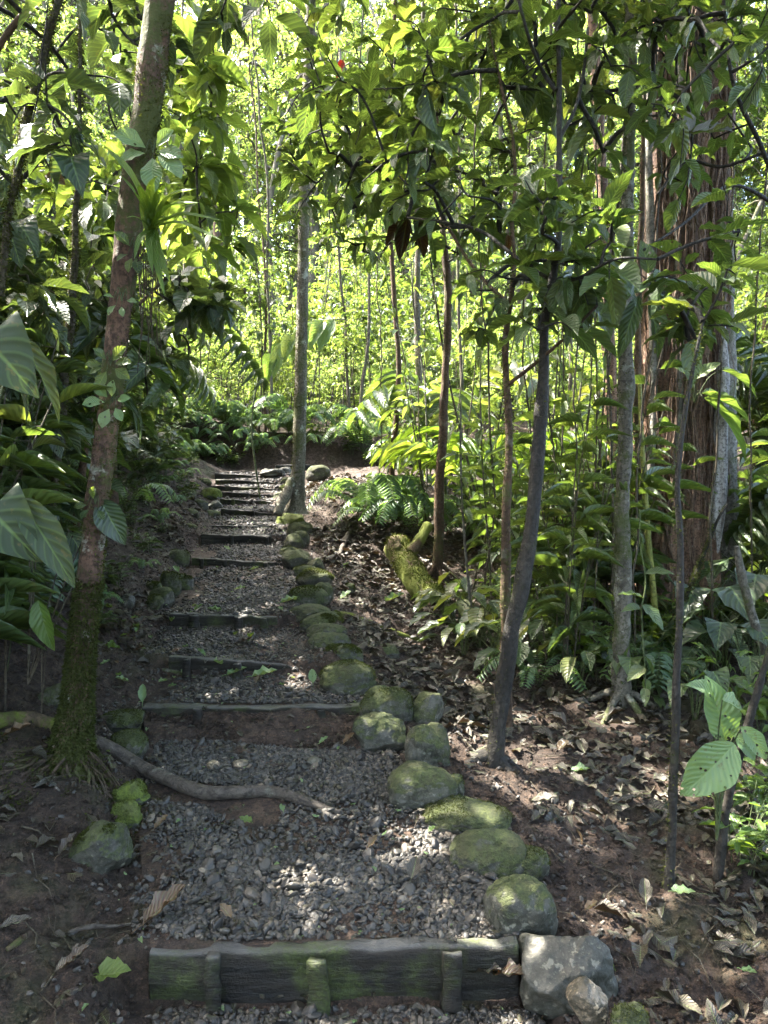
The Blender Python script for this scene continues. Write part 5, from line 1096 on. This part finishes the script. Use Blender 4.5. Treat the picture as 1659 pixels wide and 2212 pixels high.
FL = [
 ('fallen_leaf', 'big curled brown leaf with yellow edge left of nearest step', 310, 2018, 118, 42, 'leaf_brown', 'ellip', .38, .35, .03, .55),
 ('fallen_leaf', 'bright green torn leaf lying left of the nearest timber step', 216, 2122, 78, -8, 'leaf_bright', 'heart', .8, .12, .02, .9),
 ('fallen_leaf', 'rusty brown curled leaf in the sun patch left of nearest step', 142, 2098, 60, 20, 'leaf_brown', 'ellip', .5, .5, .03, .2),
 ('fallen_leaf', 'pinkish brown dry leaf in the sunlit gravel patch behind nearest step', 500, 2010, 40, 150, 'leaf_brown', 'ellip', .6, .5, .02, .9),
 ('fallen_leaf', 'glossy dark brown leaf under the right end of nearest step', 1000, 2128, 90, -12, 'litter_leaf', 'ellip', .36, .1, .02, .35),
 ('fallen_leaf', 'ribbed brown leaf on gravel in front of the nearest step', 1060, 2150, 92, -38, 'leaf_brown', 'ellip', .52, .25, .02, .1),
 ('fallen_leaf', 'tan leaf at the bottom edge beside the cracked tan rock', 1145, 2200, 62, 10, 'leaf_brown', 'ellip', .6, .2, .02, .95),
 ('fallen_leaf', 'white green leaf scrap on gravel at the bottom edge', 980, 2196, 34, 60, 'leaf_pale', 'ellip', .5, .4, .02, .9),
 ('fallen_leaf', 'pale green leaf standing against the left end of the wide step', 308, 1530, 44, 105, 'leaf_pale', 'ellip', .42, .9, .02, .8),
 ('fallen_leaf', 'large tan leaf behind the roots at the left edge', 8, 1618, 62, 12, 'leaf_brown', 'ellip', .42, .25, .03, .8),
 ('fallen_leaf', 'small yellow green leaf with stalk on gravel below the root', 540, 1795, 28, 165, 'leaf_bright', 'heart', .8, .2, .015, .8),
 ('fallen_leaf', 'green scrap of leaf on gravel above the yellow green one', 612, 1772, 20, 115, 'leaf_pale', 'ellip', .6, .4, .015, .5),
 ('fallen_leaf', 'tan ribbed leaf on gravel at the lower left of the path', 334, 1812, 42, 55, 'leaf_brown', 'ellip', .4, .3, .02, .9),
 ('fallen_leaf', 'dark purple leaf on gravel beside the tan ribbed one', 410, 1820, 40, 40, 'litter_leaf', 'ellip', .45, .3, .02, .2),
 ('fallen_leaf', 'orange dry leaf on sunlit gravel near the sloping stone', 796, 1855, 34, 50, 'leaf_brown', 'ellip', .5, .4, .02, .8),
 ('fallen_leaf', 'crumpled brown leaf on gravel left of the round grey stone', 888, 1925, 52, 70, 'litter_leaf', 'ellip', .6, .6, .02, .7),
 ('fallen_leaf', 'tiny green leaf on gravel beside the flat topped green stone', 925, 1818, 20, 30, 'leaf_bright', 'ellip', .7, .3, .015, .4),
 ('fallen_leaf', 'dark rusty leaf on gravel at the foot of the flat topped stone', 898, 1800, 24, 80, 'leaf_brown', 'ellip', .5, .5, .015, .1),
 ('fallen_leaf', 'yellow brown curled leaf below the dark brick shaped stone', 742, 1625, 34, 35, 'leaf_brown', 'ellip', .45, .5, .02, .7),
 ('fallen_leaf', 'green leaf flake on gravel under the wide step', 690, 1622, 26, 40, 'leaf_pale', 'ellip', .45, .3, .015, .4),
 ('fallen_leaf', 'pale green pointed leaf standing on gravel left of egg shaped boulder', 676, 1492, 34, 100, 'leaf_pale', 'ellip', .55, .9, .02, .7),
 ('fallen_leaf', 'two toned green leaf in front of the slanting step', 490, 1474, 46, 25, 'leaf_pale', 'lance', .4, .15, .02, .4),
 ('fallen_leaf', 'ragged light green leaf on gravel in front of slanting step', 545, 1478, 56, 10, 'leaf_pale', 'lance', .5, .1, .02, .8),
 ('fallen_leaf', 'dark brown leaf on gravel behind the slanting step', 512, 1402, 34, 5, 'leaf_brown', 'ellip', .45, .2, .015, .0),
 ('fallen_leaf', 'pale leaf on gravel right above the fourth step end', 606, 1315, 40, 20, 'leaf_pale', 'lance', .42, .15, .02, .9),
 ('fallen_leaf', 'small green leaf in the middle of the long landing', 508, 1283, 24, -10, 'leaf_pale', 'ellip', .6, .1, .015, .5),
 ('fallen_leaf', 'white green leaf near the upper end of long landing', 540, 1240, 20, 0, 'leaf_pale', 'ellip', .4, .2, .015, .9),
 ('fallen_leaf', 'small green leaf under the stick at the sixth step', 496, 1196, 18, 150, 'leaf_pale', 'ellip', .6, .3, .015, .6),
 ('fallen_leaf', 'green heart leaf lying on the left moss stones', 386, 1262, 22, 140, 'leaf_pale', 'ellip', .6, .5, .05, .5),
 ('fallen_leaf', 'bright green leaf on bare soil right of the stone row', 735, 1292, 32, 35, 'leaf_pale', 'ellip', .55, .35, .02, .6),
 ('fallen_leaf', 'pale leafy sprig on soil near the mossy log', 830, 1310, 50, 20, 'leaf_pale', 'lance', .35, .2, .02, .4),
 ('fallen_leaf', 'yellow green leaf on the soil below the sunlit fern', 742, 1222, 22, 60, 'leaf_bright', 'ellip', .5, .3, .02, .9),
 ('fallen_leaf', 'mottled green leaf on the litter right of the dark forked trunk', 1232, 1668, 50, -8, 'leaf_pale', 'ellip', .5, .12, .02, .0),
 ('fallen_leaf', 'tan folded leaf on the litter above the mottled green one', 1205, 1640, 36, 35, 'leaf_brown', 'ellip', .6, .3, .03, .9),
 ('fallen_leaf', 'purple leaf pair on soil at the right of sloping stone', 1148, 1785, 44, 25, 'litter_leaf', 'ellip', .5, .3, .02, .1),
 ('fallen_leaf', 'grey brown leaf hanging off the litter edge near the dark stem', 1395, 1968, 66, 75, 'litter_leaf', 'ellip', .45, .3, .03, .85),
 ('fallen_leaf', 'pale green torn leaf on litter at the foot of dark stem', 1455, 1948, 46, -20, 'leaf_pale', 'heart', .6, .1, .03, .6),
 ('fallen_leaf', 'grey green leaf on the soil at the right bottom', 1600, 2108, 34, -40, 'leaf_pale', 'ellip', .55, .1, .02, .0),
 ('fallen_leaf', 'small yellow green leaf on soil beside the lichen patched boulder', 1325, 2098, 24, 130, 'leaf_bright', 'ellip', .6, .5, .02, .9),
 ('fallen_leaf', 'rusty brown dry leaf lying on top of the lichen patched boulder', 1262, 2044, 36, 20, 'leaf_brown', 'ellip', .55, .3, .12, .9),
 ('fallen_leaf', 'dark leaf beside the angular moss topped rock', 262, 1880, 44, 30, 'litter_leaf', 'ellip', .42, .3, .02, .4),
 ('fallen_leaf', 'rusty brown leaf propped against the angular moss topped rock', 128, 1866, 56, 55, 'leaf_brown', 'ellip', .4, .6, .03, .0),
]
for k, f in enumerate(FL): one_leaf(*f[:11], rn=f[11], seed=k)
# light leaves scattered on the left of the landing
r = rng(205); lt = []
for k in range(46):
    px, py = (r.uniform(190, 420), r.uniform(1310, 1500)) if k < 34 else (r.uniform(420, 660), r.uniform(1300, 1500))
    one_leaf('fallen_leaf', 'pale green fallen leaf among many on the ground left of the slanting step' if k < 34 else 'small leaf scrap on the gravel around the slanting step', px, py, r.uniform(14, 34), r.uniform(0, 360), ('leaf_pale', 'leaf_pale', 'leaf_bright', 'leaf_brown')[int(r.integers(4))], ('ellip', 'lance')[int(r.integers(2))], r.uniform(.3, .6), r.uniform(0, .4), .02, 'pale leaves strewn left of the slanting step' if k < 34 else 'leaf scraps around the slanting step', rn=r.random(), stalk=0)

# sticks and thin roots
def stick(label, pts, rad, mat='stem_brown', name='stick', lift=.8, seed=0): return root_at(pts, rad, name, label, mat, lift, 30, 'stick', seed)
stick('curved forked stick at the foot of the sixth step', [(470, 1196), (500, 1188), (530, 1183), (558, 1183)], [.012, .015, .014, .010], 'root', seed=1)
stick('grey stick on gravel left of the slanting step peg', [(352, 1456), (390, 1460), (424, 1466)], [.012, .013, .008], 'bark_pale', seed=2)
stick('brown stick on gravel above the slanting step', [(420, 1376), (450, 1386), (490, 1398), (512, 1402)], [.008, .011, .010, .006], 'root', seed=3)
stick('flat dark chip of wood on gravel below the wide step', [(562, 1664), (600, 1660), (652, 1662)], [.008, .014, .006], 'dead_wood', seed=4)
stick('thin rotten stick on soil at far lower left', [(150, 2016), (200, 2008), (286, 2000)], [.005, .008, .004], 'root', seed=5)
stick('pale broken stick near the left edge at the bottom', [(15, 2058), (40, 2042), (72, 2015)], [.008, .012, .008], 'root_thin', seed=6)
stick('moss covered root reaching from the stone row over bare soil', [(735, 1335), (790, 1352), (850, 1372), (905, 1385)], [.03, .028, .022, .012], 'log', 'tree_root', seed=7)
stick('short curved dead branch on the soil below the sunlit fern', [(735, 1200), (742, 1180), (752, 1160), (758, 1146)], [.02, .03, .03, .02], 'root', 'stick', seed=8)
stick('bent root on soil right of the pale trail tree', [(660, 1085), (700, 1090), (740, 1100)], [.02, .018, .010], 'root', 'tree_root', seed=9)
stick('twig beside stone row at the long landing', [(560, 1302), (600, 1296), (622, 1288)], [.012, .018, .02], 'root', seed=10)
stick('dry yellow straw curved on soil at lower right', [(1246, 1795), (1256, 1810), (1256, 1832)], [.004, .005, .003], 'leaf_brown', 'stick', seed=11)
stick('pale straw on the litter right of the black trunk', [(1172, 1700), (1190, 1692), (1206, 1682)], [.004, .005, .003], 'leaf_bright', 'stick', seed=12)
for k, (px, py, w) in enumerate(((462, 1662, 30), (520, 1660, 34), (680, 1655, 34))):
    P = G(px, py); V, F = I3; v = V*(1+.15*fbm(V*2+k, 5, 3)[:, None])*np.array([w/3200*P[1], .03, .018]); tag(link('cobble', mesh('cobble', v, F, M['stone_tan'] if k < 2 else M['stone_bare']), None, (P[0], P[1], zpath(P[1])+.02)), ['tan cobble half buried in gravel below the wide step', 'longer tan cobble right of the other tan one', 'grey cobble in the gravel near the brick shaped stone'][k], 'stone')

# ------------------------------------------------------------------ plants seen close
def petiole_leaf(bb, s_, base, P, D, N, L, asp, tm, rn=.5, w=.004, droop=.3, fold=.25, wave=.06):
    T = leaf_tmpl(tm, 14, 3, fold, droop, wave); scatter(bb, T, np.array([P]), np.array([D], float), np.array([N], float), L, L*asp, rn)
    if base is not None: tube(s_, smooth_path([base, np.asarray(base)*.45+np.asarray(P)*.55+np.array([0, .02, .05]), P], 12), np.linspace(w, w*.6, 12), 6)
def px_plant(name, label, cat, basepx, leaves, y, mat, stem='stem_green', w=.004):
    b = G(*basepx) if y is None else U(*basepx, y); y = b[1]; T = thing(name, label, cat, b); bb, s_ = B(), B()
    for (x0, y0, x1, y1, asp, dd, facing, tm, rn) in leaves:
        P = U(x0, y0, y+dd); Q = U(x1, y1, y+dd+(.06 if facing < .5 else -.05)); L = np.linalg.norm(Q-P); N = np.array([0, -facing, 1-facing*.8])
        petiole_leaf(bb, s_, b, P, Q-P, N, L, asp, tm, rn, w)
    s_.obj('stems', M[stem], T, b); bb.obj('foliage', M[mat], T, b); return T
# wide pale leaves at the lower right
px_plant('broad_leaf_plant', 'plant with wide pale green ribbed leaves at lower right', 'plant', (1548, 1815),
 [(1586, 1606, 1484, 1722, .62, -.05, .8, 'ellip', .45), (1566, 1600, 1548, 1478, .55, .05, .85, 'ellip', .1), (1560, 1512, 1626, 1528, .5, -.02, .45, 'ellip', .8), (1585, 1585, 1640, 1640, .5, .08, .7, 'ellip', .3), (1600, 1570, 1668, 1640, .5, .0, .8, 'ellip', .5), (1545, 1500, 1500, 1470, .5, .1, .5, 'ellip', .6)], 2.62, 'leaf_pale')
# big aroid leaves at the left edge
px_plant('large_leaf_plant', 'huge drooping leaf with pale underside at left edge, upper one', 'plant', (-190, 1500),
 [(-70, 690, 62, 830, .85, 0, .75, 'heart', .25), (40, 730, 158, 900, .22, .03, .4, 'lance', .6), (20, 800, 88, 900, .3, .03, .3, 'lance', .3)], 1.9, 'leaf_dull', 'stem_green', .008)
px_plant('large_leaf_plant', 'huge drooping mottled leaf at left edge below the upper one', 'plant', (-160, 1700),
 [(-60, 1060, 70, 1200, .8, 0, .75, 'heart', .2), (40, 1075, 160, 1250, .34, .04, .5, 'ellip', .6)], 1.95, 'leaf_dull', 'stem_green', .008)
px_plant('seedling', 'seedling with pointed blue green leaf and dark stem left of leaning tree', 'plant', (60, 1480),
 [(218, 1080, 262, 1170, .6, 0, .8, 'ellip', .3), (245, 1110, 182, 1092, .35, .02, .4, 'ellip', .6), (60, 1060, 0, 1035, .35, .1, .4, 'ellip', .3), (70, 1075, 0, 1090, .35, .05, .4, 'ellip', .5), (80, 1090, 150, 1075, .4, .1, .4, 'ellip', .3), (150, 1150, 200, 1230, .4, .1, .5, 'ellip', .4)], 3.0, 'leaf_dark', 'stem_brown', .004)
px_plant('yellowing_plant', 'plant at far left with two hanging yellowing leaves', 'plant', (90, 1540),
 [(82, 1296, 102, 1402, .42, -.05, .8, 'ellip', .2), (98, 1362, 112, 1400, .5, 0, .7, 'ellip', .9)], 3.0, 'leaf_bright', 'stem_brown', .003)
# understory leaves hanging big in front of the right hand trees
px_plant('broad_leaf_sprig', 'sprig of long leaves in front of the broad trunk, held on a dark twig', 'plant', (1440, 640),
 [(1415, 610, 1560, 640, .36, -.02, .35, 'ellip', .5), (1400, 620, 1300, 650, .4, 0, .5, 'ellip', .6), (1390, 615, 1490, 690, .36, .05, .45, 'ellip', .3), (1400, 590, 1395, 520, .6, .02, .8, 'ellip', .7), (1290, 560, 1215, 545, .4, .05, .5, 'ellip', .6), (1380, 640, 1340, 760, .3, -.04, .6, 'ellip', .2), (1400, 640, 1440, 760, .3, .02, .6, 'ellip', .4)], 3.1, 'leaf_near', 'twig_black', .003)
px_plant('palm_seedling', 'drooping pair of pleated leaves sprouting from the broad trunk', 'plant', (1500, 870),
 [(1492, 820, 1462, 782, .45, -.05, .5, 'ellip', .6), (1505, 818, 1552, 775, .5, -.05, .5, 'ellip', .8), (1515, 850, 1640, 880, .22, -.1, .3, 'lance', .4), (1520, 860, 1650, 960, .22, -.05, .3, 'lance', .3), (1560, 800, 1650, 830, .3, -.1, .3, 'lance', .6)], 5.15, 'leaf_mid')
px_plant('grey_dead_leaves', 'dried grey ribbed leaves caught in boughs before broad trunk', 'dead leaf', (1492, 330),
 [(1492, 282, 1486, 238, .8, 0, .8, 'ellip', .6), (1496, 285, 1588, 262, .36, -.02, .7, 'ellip', .9), (1488, 290, 1412, 296, .34, .02, .7, 'ellip', .3)], 3.5, 'leaf_grey', 'twig_black', .002)
one_leaf('dead_leaf', 'brown dead leaf caught in foliage near the upper left', 98, 378, 46, -30, 'leaf_brown', 'ellip', .75, .1, 0, 'dead leaves caught in boughs', y=3.0, rn=.9)
one_leaf('dead_leaf', 'bright red leaf high in the boughs left of centre', 742, 130, 42, -110, 'leaf_red', 'lance', .4, .1, 0, 'dead leaves caught in boughs', y=5.0, rn=.8)
for k, (px, py, L, a, lab) in enumerate(((880, 470, 90, -100, 'long brown dead leaf hanging in a bunch, left one'), (900, 475, 80, -80, 'long brown dead leaf hanging in a bunch, right one'), (870, 480, 60, -125, 'short brown dead leaf hanging left of the bunch'), (905, 365, 60, -20, 'rust brown dead leaf lying on boughs above the hanging bunch'), (865, 378, 50, 200, 'dark brown dead leaf left of the rust brown one'), (1205, 400, 26, 30, 'orange dead leaf among dark boughs'), (1098, 505, 44, -95, 'pinkish dead leaf hanging from dark boughs'))):
    one_leaf('dead_leaf', lab, px, py, L, a, 'leaf_brown', 'ellip', .36, .15, 0, 'dead leaves caught in boughs', y=4.4, rn=(.0, .1, .2, .4, .1, .9, .6)[k], fold=.9)
# the bromeliad on the leaning tree
Bp = U(326, 496, 2.94); T = thing('bromeliad', 'green bromeliad with arching strap leaves growing on the leaning tree', 'bromeliad', Bp); bb, s_ = B(), B()
for (x1, y1, w, f, rn) in ((232, 322, .13, 1, .8), (262, 380, .10, .8, .5), (425, 408, .13, .8, .7), (430, 438, .10, .5, .5), (484, 478, .10, .5, .8), (480, 520, .06, .4, .6), (372, 470, .12, .3, .3), (368, 612, .12, .2, .9), (356, 640, .08, .2, .5), (272, 470, .08, .6, .3), (300, 400, .11, .9, .4), (390, 395, .11, 1, .6), (340, 380, .12, 1, .7), (290, 560, .09, .2, .2), (330, 590, .08, .1, .2)):
    Q = U(x1, y1, 2.94-.14+.2*((x1*7) % 10)/10-.05); d = Q-Bp; L = np.linalg.norm(d)*1.12; mid = Bp+d*.5+np.array([0, -.03, .35*L*f*.5]); q = smooth_path([Bp, Bp+d*.18+np.array([0, 0, .14*L*f]), mid, Q], 16)
    tn = nrm(np.gradient(q, axis=0)); sd = nrm(np.cross(tn, np.array([0, -.6, .8]))); up_ = np.cross(sd, tn); ww = L*w*np.clip(1-np.linspace(0, 1, 16)**3, 0, 1)**.7*.6; ww[-1] = .001
    V = np.stack([q-sd*ww[:, None]+up_*ww[:, None]*.5, q, q+sd*ww[:, None]+up_*ww[:, None]*.5], 1).reshape(-1, 3); i = np.arange(15)[:, None]*3; j = np.arange(2)[None]
    uv = np.stack([np.tile([0, .5, 1], 16), np.repeat(np.linspace(0, 1, 16), 3)], -1); bb.add(V, np.stack([i+j, i+j+1, i+4+j, i+3+j], -1).reshape(-1, 4), uv, rn)
bb.obj('leaves', M['leaf_bright'], T, Bp); r = rng(77)
for k in range(26):
    a = U(r.uniform(296, 338), r.uniform(490, 540), 2.93); q = [a+np.array([r.normal(0, .02)*t, 0, -r.uniform(.12, .5)*t]) for t in (0, .5, 1)]; tube(s_, smooth_path(q, 10), .0018, 4)
s_.obj('roots', M['root_thin'], T, Bp)
# small epiphytes on the leaning tree
for k, (px, py, n, L, lab) in enumerate(((330, 330, 6, .13, 'pale leafy epiphyte on the leaning tree above the bromeliad'), (238, 790, 7, .075, 'epiphyte with small oval leaves halfway up the leaning tree'), (243, 870, 6, .075, 'epiphyte with round two toned leaves just below the oval leaved one'), (205, 1090, 4, .06, 'tiny epiphyte near the foot of the leaning tree'), (262, 650, 4, .05, 'small epiphyte below the bromeliad on the leaning tree'), (292, 545, 7, .07, 'grey green epiphyte hanging beneath the bromeliad'))):
    b = U(px, py, 2.95); T = thing('epiphyte', lab, 'epiphyte', b, 'epiphytes on the leaning tree'); bb, s_ = B(), B(); r = rng(300+k)
    for i in range(n):
        a = i*2.4+k; d = np.array([math.cos(a), -.5, math.sin(a)*.8-.15]); p = b+nrm(d)*.03; petiole_leaf(bb, s_, b, p, d, np.array([0, -1, .6])+rdir(r, 1)[0]*.3, L*r.uniform(.7, 1.1), .62, 'obov', r.random(), .0018)
    s_.obj('stems', M['stem_green'], T, b); bb.obj('foliage', M['leaf_mid' if k % 2 else 'leaf_pale'], T, b)
# broad feathered palm leaf crossing behind the trail tree
b = U(598, 1010, 9.4); Q = [U(560, 800, 9.2), U(615, 735, 9.1), U(680, 696, 9.0), U(745, 690, 8.95)]; q = smooth_path(Q[::-1], 18); T = thing('palm_leaf_plant', 'palm leaf with broad drooping blades crossing behind the trail tree', 'palm', (Q[0][0], Q[0][1], gz(Q[0][0], Q[0][1]))); bb, s_ = B(), B(); r = rng(88); org = T.location
P, D, N = [], [], []
for i in range(7):
    p = q[2+i*2]; tan = nrm(q[3+i*2]-q[2+i*2])
    for s in (-1, 1): P.append(p); D.append(tan*.5+np.array([.1*s, -.5*s, -.75 if s > 0 else -.3])); N.append(np.array([.2, -.7, .7]))
scatter_mix(bb, LANCE+NEAR, r, np.array(P), np.array(D), np.array(N), r.uniform(.34, .46, 14), .17, r.random(14)); tube(s_, np.vstack([q]), .009, 6); tube(s_, smooth_path([np.array(T.location)-np.array([0, 0, .05]), np.array(T.location)*.5+q[-1]*.5+np.array([-.1, 0, .1]), q[-1]], 10), .012, 6)
s_.obj('stems', M['stem_green'], T, org); bb.obj('foliage', M['leaf_pale'], T, org)

# ------------------------------------------------------------------ slender background trunks and hanging lianas
r = rng(401)
for k, (px, yb_, w, y, lab) in enumerate(((842, 1010, 13, 9.0, 'dark mossy pole tree behind the palms right of the trail tree'), (905, 1000, 16, 10.5, 'brown shaded trunk right of the dark mossy pole tree'), (602, 930, 7, 12.8, 'thin dark sapling pole left of the trail tree'), (578, 930, 6, 13.2, 'thinner bare pole beside the sapling left of the trail tree'), (784, 940, 8, 12.5, 'thin pole right of the trail tree in sunlit thicket'), (748, 940, 7, 13.2, 'pale thin pole in sunlit thicket just right of the trail tree'), (470, 900, 22, 22.0, 'stout pale trunk far back above the trail'), (665, 880, 26, 25.0, 'stout grey trunk far behind the trail tree'), (1010, 980, 9, 9.5, 'slim pole behind the upright palms'), (1640, 1150, 22, 9.5, 'mossy trunk in the sunlit wood at the right edge'), (400, 900, 10, 14.0, 'thin dark pole in the wood above the left bank'), (1235, 900, 10, 9.0, 'slim grey pole behind the stand of canes'))):
    P = U(px, 1000, y); g = gz(P[0], P[1]); tp = r.uniform(-.05, .05, 2); H = 9 if y < 16 else 16; n = 40; zz = np.linspace(g-.1, g+H, n)
    C = np.stack([P[0]+tp[0]*(zz-g)+.05*np.sin(zz*.9+k), P[1]+tp[1]*(zz-g), zz], -1); C = C+fbm(C*.8, k, 2)[:, None]*np.array([.06, .04, 0]); o = C[0]*1
    T = thing('forest_tree', lab, 'tree', o); bb = B(); tube(bb, C, np.linspace(1, .35, n)*w/3200*y, 9, wob=.15, seed=k); bb.obj('trunk', M['bark_far' if k % 3 else 'bark_brown'], T, o)
    tg = C[-1]+r.normal(0, 1, (60, 3))*np.array([.9, .9, 1.4]); nd, pa, ch, en, ba = twigs(C[-22:], tg, r); bb = B(); twig_mesh(bb, nd, pa, ch, en, ba, .004, .03); bb.obj('branches', M['bark_far'], T, o)
    bb = B(); whorls(bb, MID, r, nd, pa, en, (7, 11), (.12, .2), .45, .3); bb.obj('crown', M['leaf_far'], T, o)
for k in range(56):
    px, y = (r.uniform(880, 1350), r.uniform(4.4, 9)) if k < 28 else (r.uniform(420, 840), r.uniform(12.5, 16))
    if k < 28 and px < 1000 and y < 7.2: y += 2.6
    P = U(px, 1000, y); g = gz(P[0], P[1]); top = r.uniform(1.6, 3.6) if k < 28 else r.uniform(3, 7); n = 24; zz = np.linspace(g-.05, g+top, n)
    C = np.stack([P[0]+r.normal(0, .13)*(zz-g)+.03*np.sin(zz*2+k), P[1]+0*zz, zz], -1); o = C[0]*1; T = thing('cane_sapling', 'thin pale upright stem in the stand right of the trail' if k < 28 else 'thin upright stem in the sunlit wood above the steps', 'sapling', o, 'thin stems right of the trail' if k < 28 else 'thin stems above the steps')
    bb = B(); tube(bb, C, np.linspace(1, .5, n)*r.uniform(.006, .013), 6, wob=.1, seed=k); bb.obj('stem', M['bark_pale' if k % 2 else 'stem_brown'], T, o)
    bb = B(); m = 14; kk = r.integers(n//2, n, m); d = rdir(r, m); d[:, 2] -= .2; L = r.uniform(.1, .2, m); scatter_mix(bb, MIDL+MID, r, C[kk], d, np.array([[0, 0, 1.]])+rdir(r, m)*.4, L, L*.35, r.random(m)); bb.obj('leaves', M['leaf_mid'], T, o)
# ------------------------------------------------------------------ light, world, view
SUN = nrm(np.array([-.52, .22, .82]))
sd = bpy.data.lights.new('sun', 'SUN'); sd.energy = 3.4; sd.angle = R_(.53); sd.color = (1, .95, .86)
so = bpy.data.objects.new('sun', sd); COL.objects.link(so); so.rotation_euler = Vector(SUN).to_track_quat('Z', 'Y').to_euler(); so.location = (0, 0, 30)
w = bpy.data.worlds.new('World'); SC.world = w; w.use_nodes = True
nt = w.node_tree; bg = nt.nodes['Background']; sk = nt.nodes.new('ShaderNodeTexSky'); sk.sky_type = 'NISHITA'; sk.sun_disc = False
sk.sun_elevation = math.asin(SUN[2]); sk.sun_rotation = math.atan2(SUN[0], SUN[1]); sk.air_density = 1.0; sk.dust_density = 5.0
nt.links.new(sk.outputs[0], bg.inputs[0]); bg.inputs[1].default_value = .15
SC.view_settings.view_transform = 'Standard'; SC.view_settings.look = 'None'; SC.view_settings.exposure = EXPO; SC.view_settings.gamma = 1
cy = SC.cycles
cy.max_bounces = 7; cy.diffuse_bounces = 4; cy.glossy_bounces = 2; cy.transmission_bounces = 4; cy.transparent_max_bounces = 8
cy.sample_clamp_indirect = 6; cy.use_adaptive_sampling = True; cy.adaptive_threshold = .02
try:
    cy.use_denoising = DENOISE; cy.denoiser = 'OPENIMAGEDENOISE'; cy.denoising_input_passes = 'RGB_ALBEDO_NORMAL'; cy.denoising_prefilter = 'ACCURATE'
except Exception: pass
if 0:
    for o in SC.objects:
        if o.parent is None and o.type in ('EMPTY', 'MESH') and o.location.y > .5 and o.location.y < 12: print('GROUND', o.name, round(o.location.z-gz(o.location.x, o.location.y), 2))

if HAZE:
    V, F = np.array([[x, y, zz] for zz in (-6, 62) for y in (-16, 104) for x in (-64, 64)], float), np.array([[0, 2, 3, 1], [4, 5, 7, 6], [0, 1, 5, 4], [2, 6, 7, 3], [0, 4, 6, 2], [1, 3, 7, 5]])
    g = NT('haze'); pv = g.n('ShaderNodeVolumePrincipled'); pv.inputs['Color'].default_value = (.95, .97, .9, 1); pv.inputs['Density'].default_value = HAZE; g.l(pv.outputs[0], g.out.inputs['Volume'])
    tag(link('haze', mesh('haze', V, F, g.m, smooth=False)), 'thin humid haze in the air of the forest', 'haze', kind='stuff')
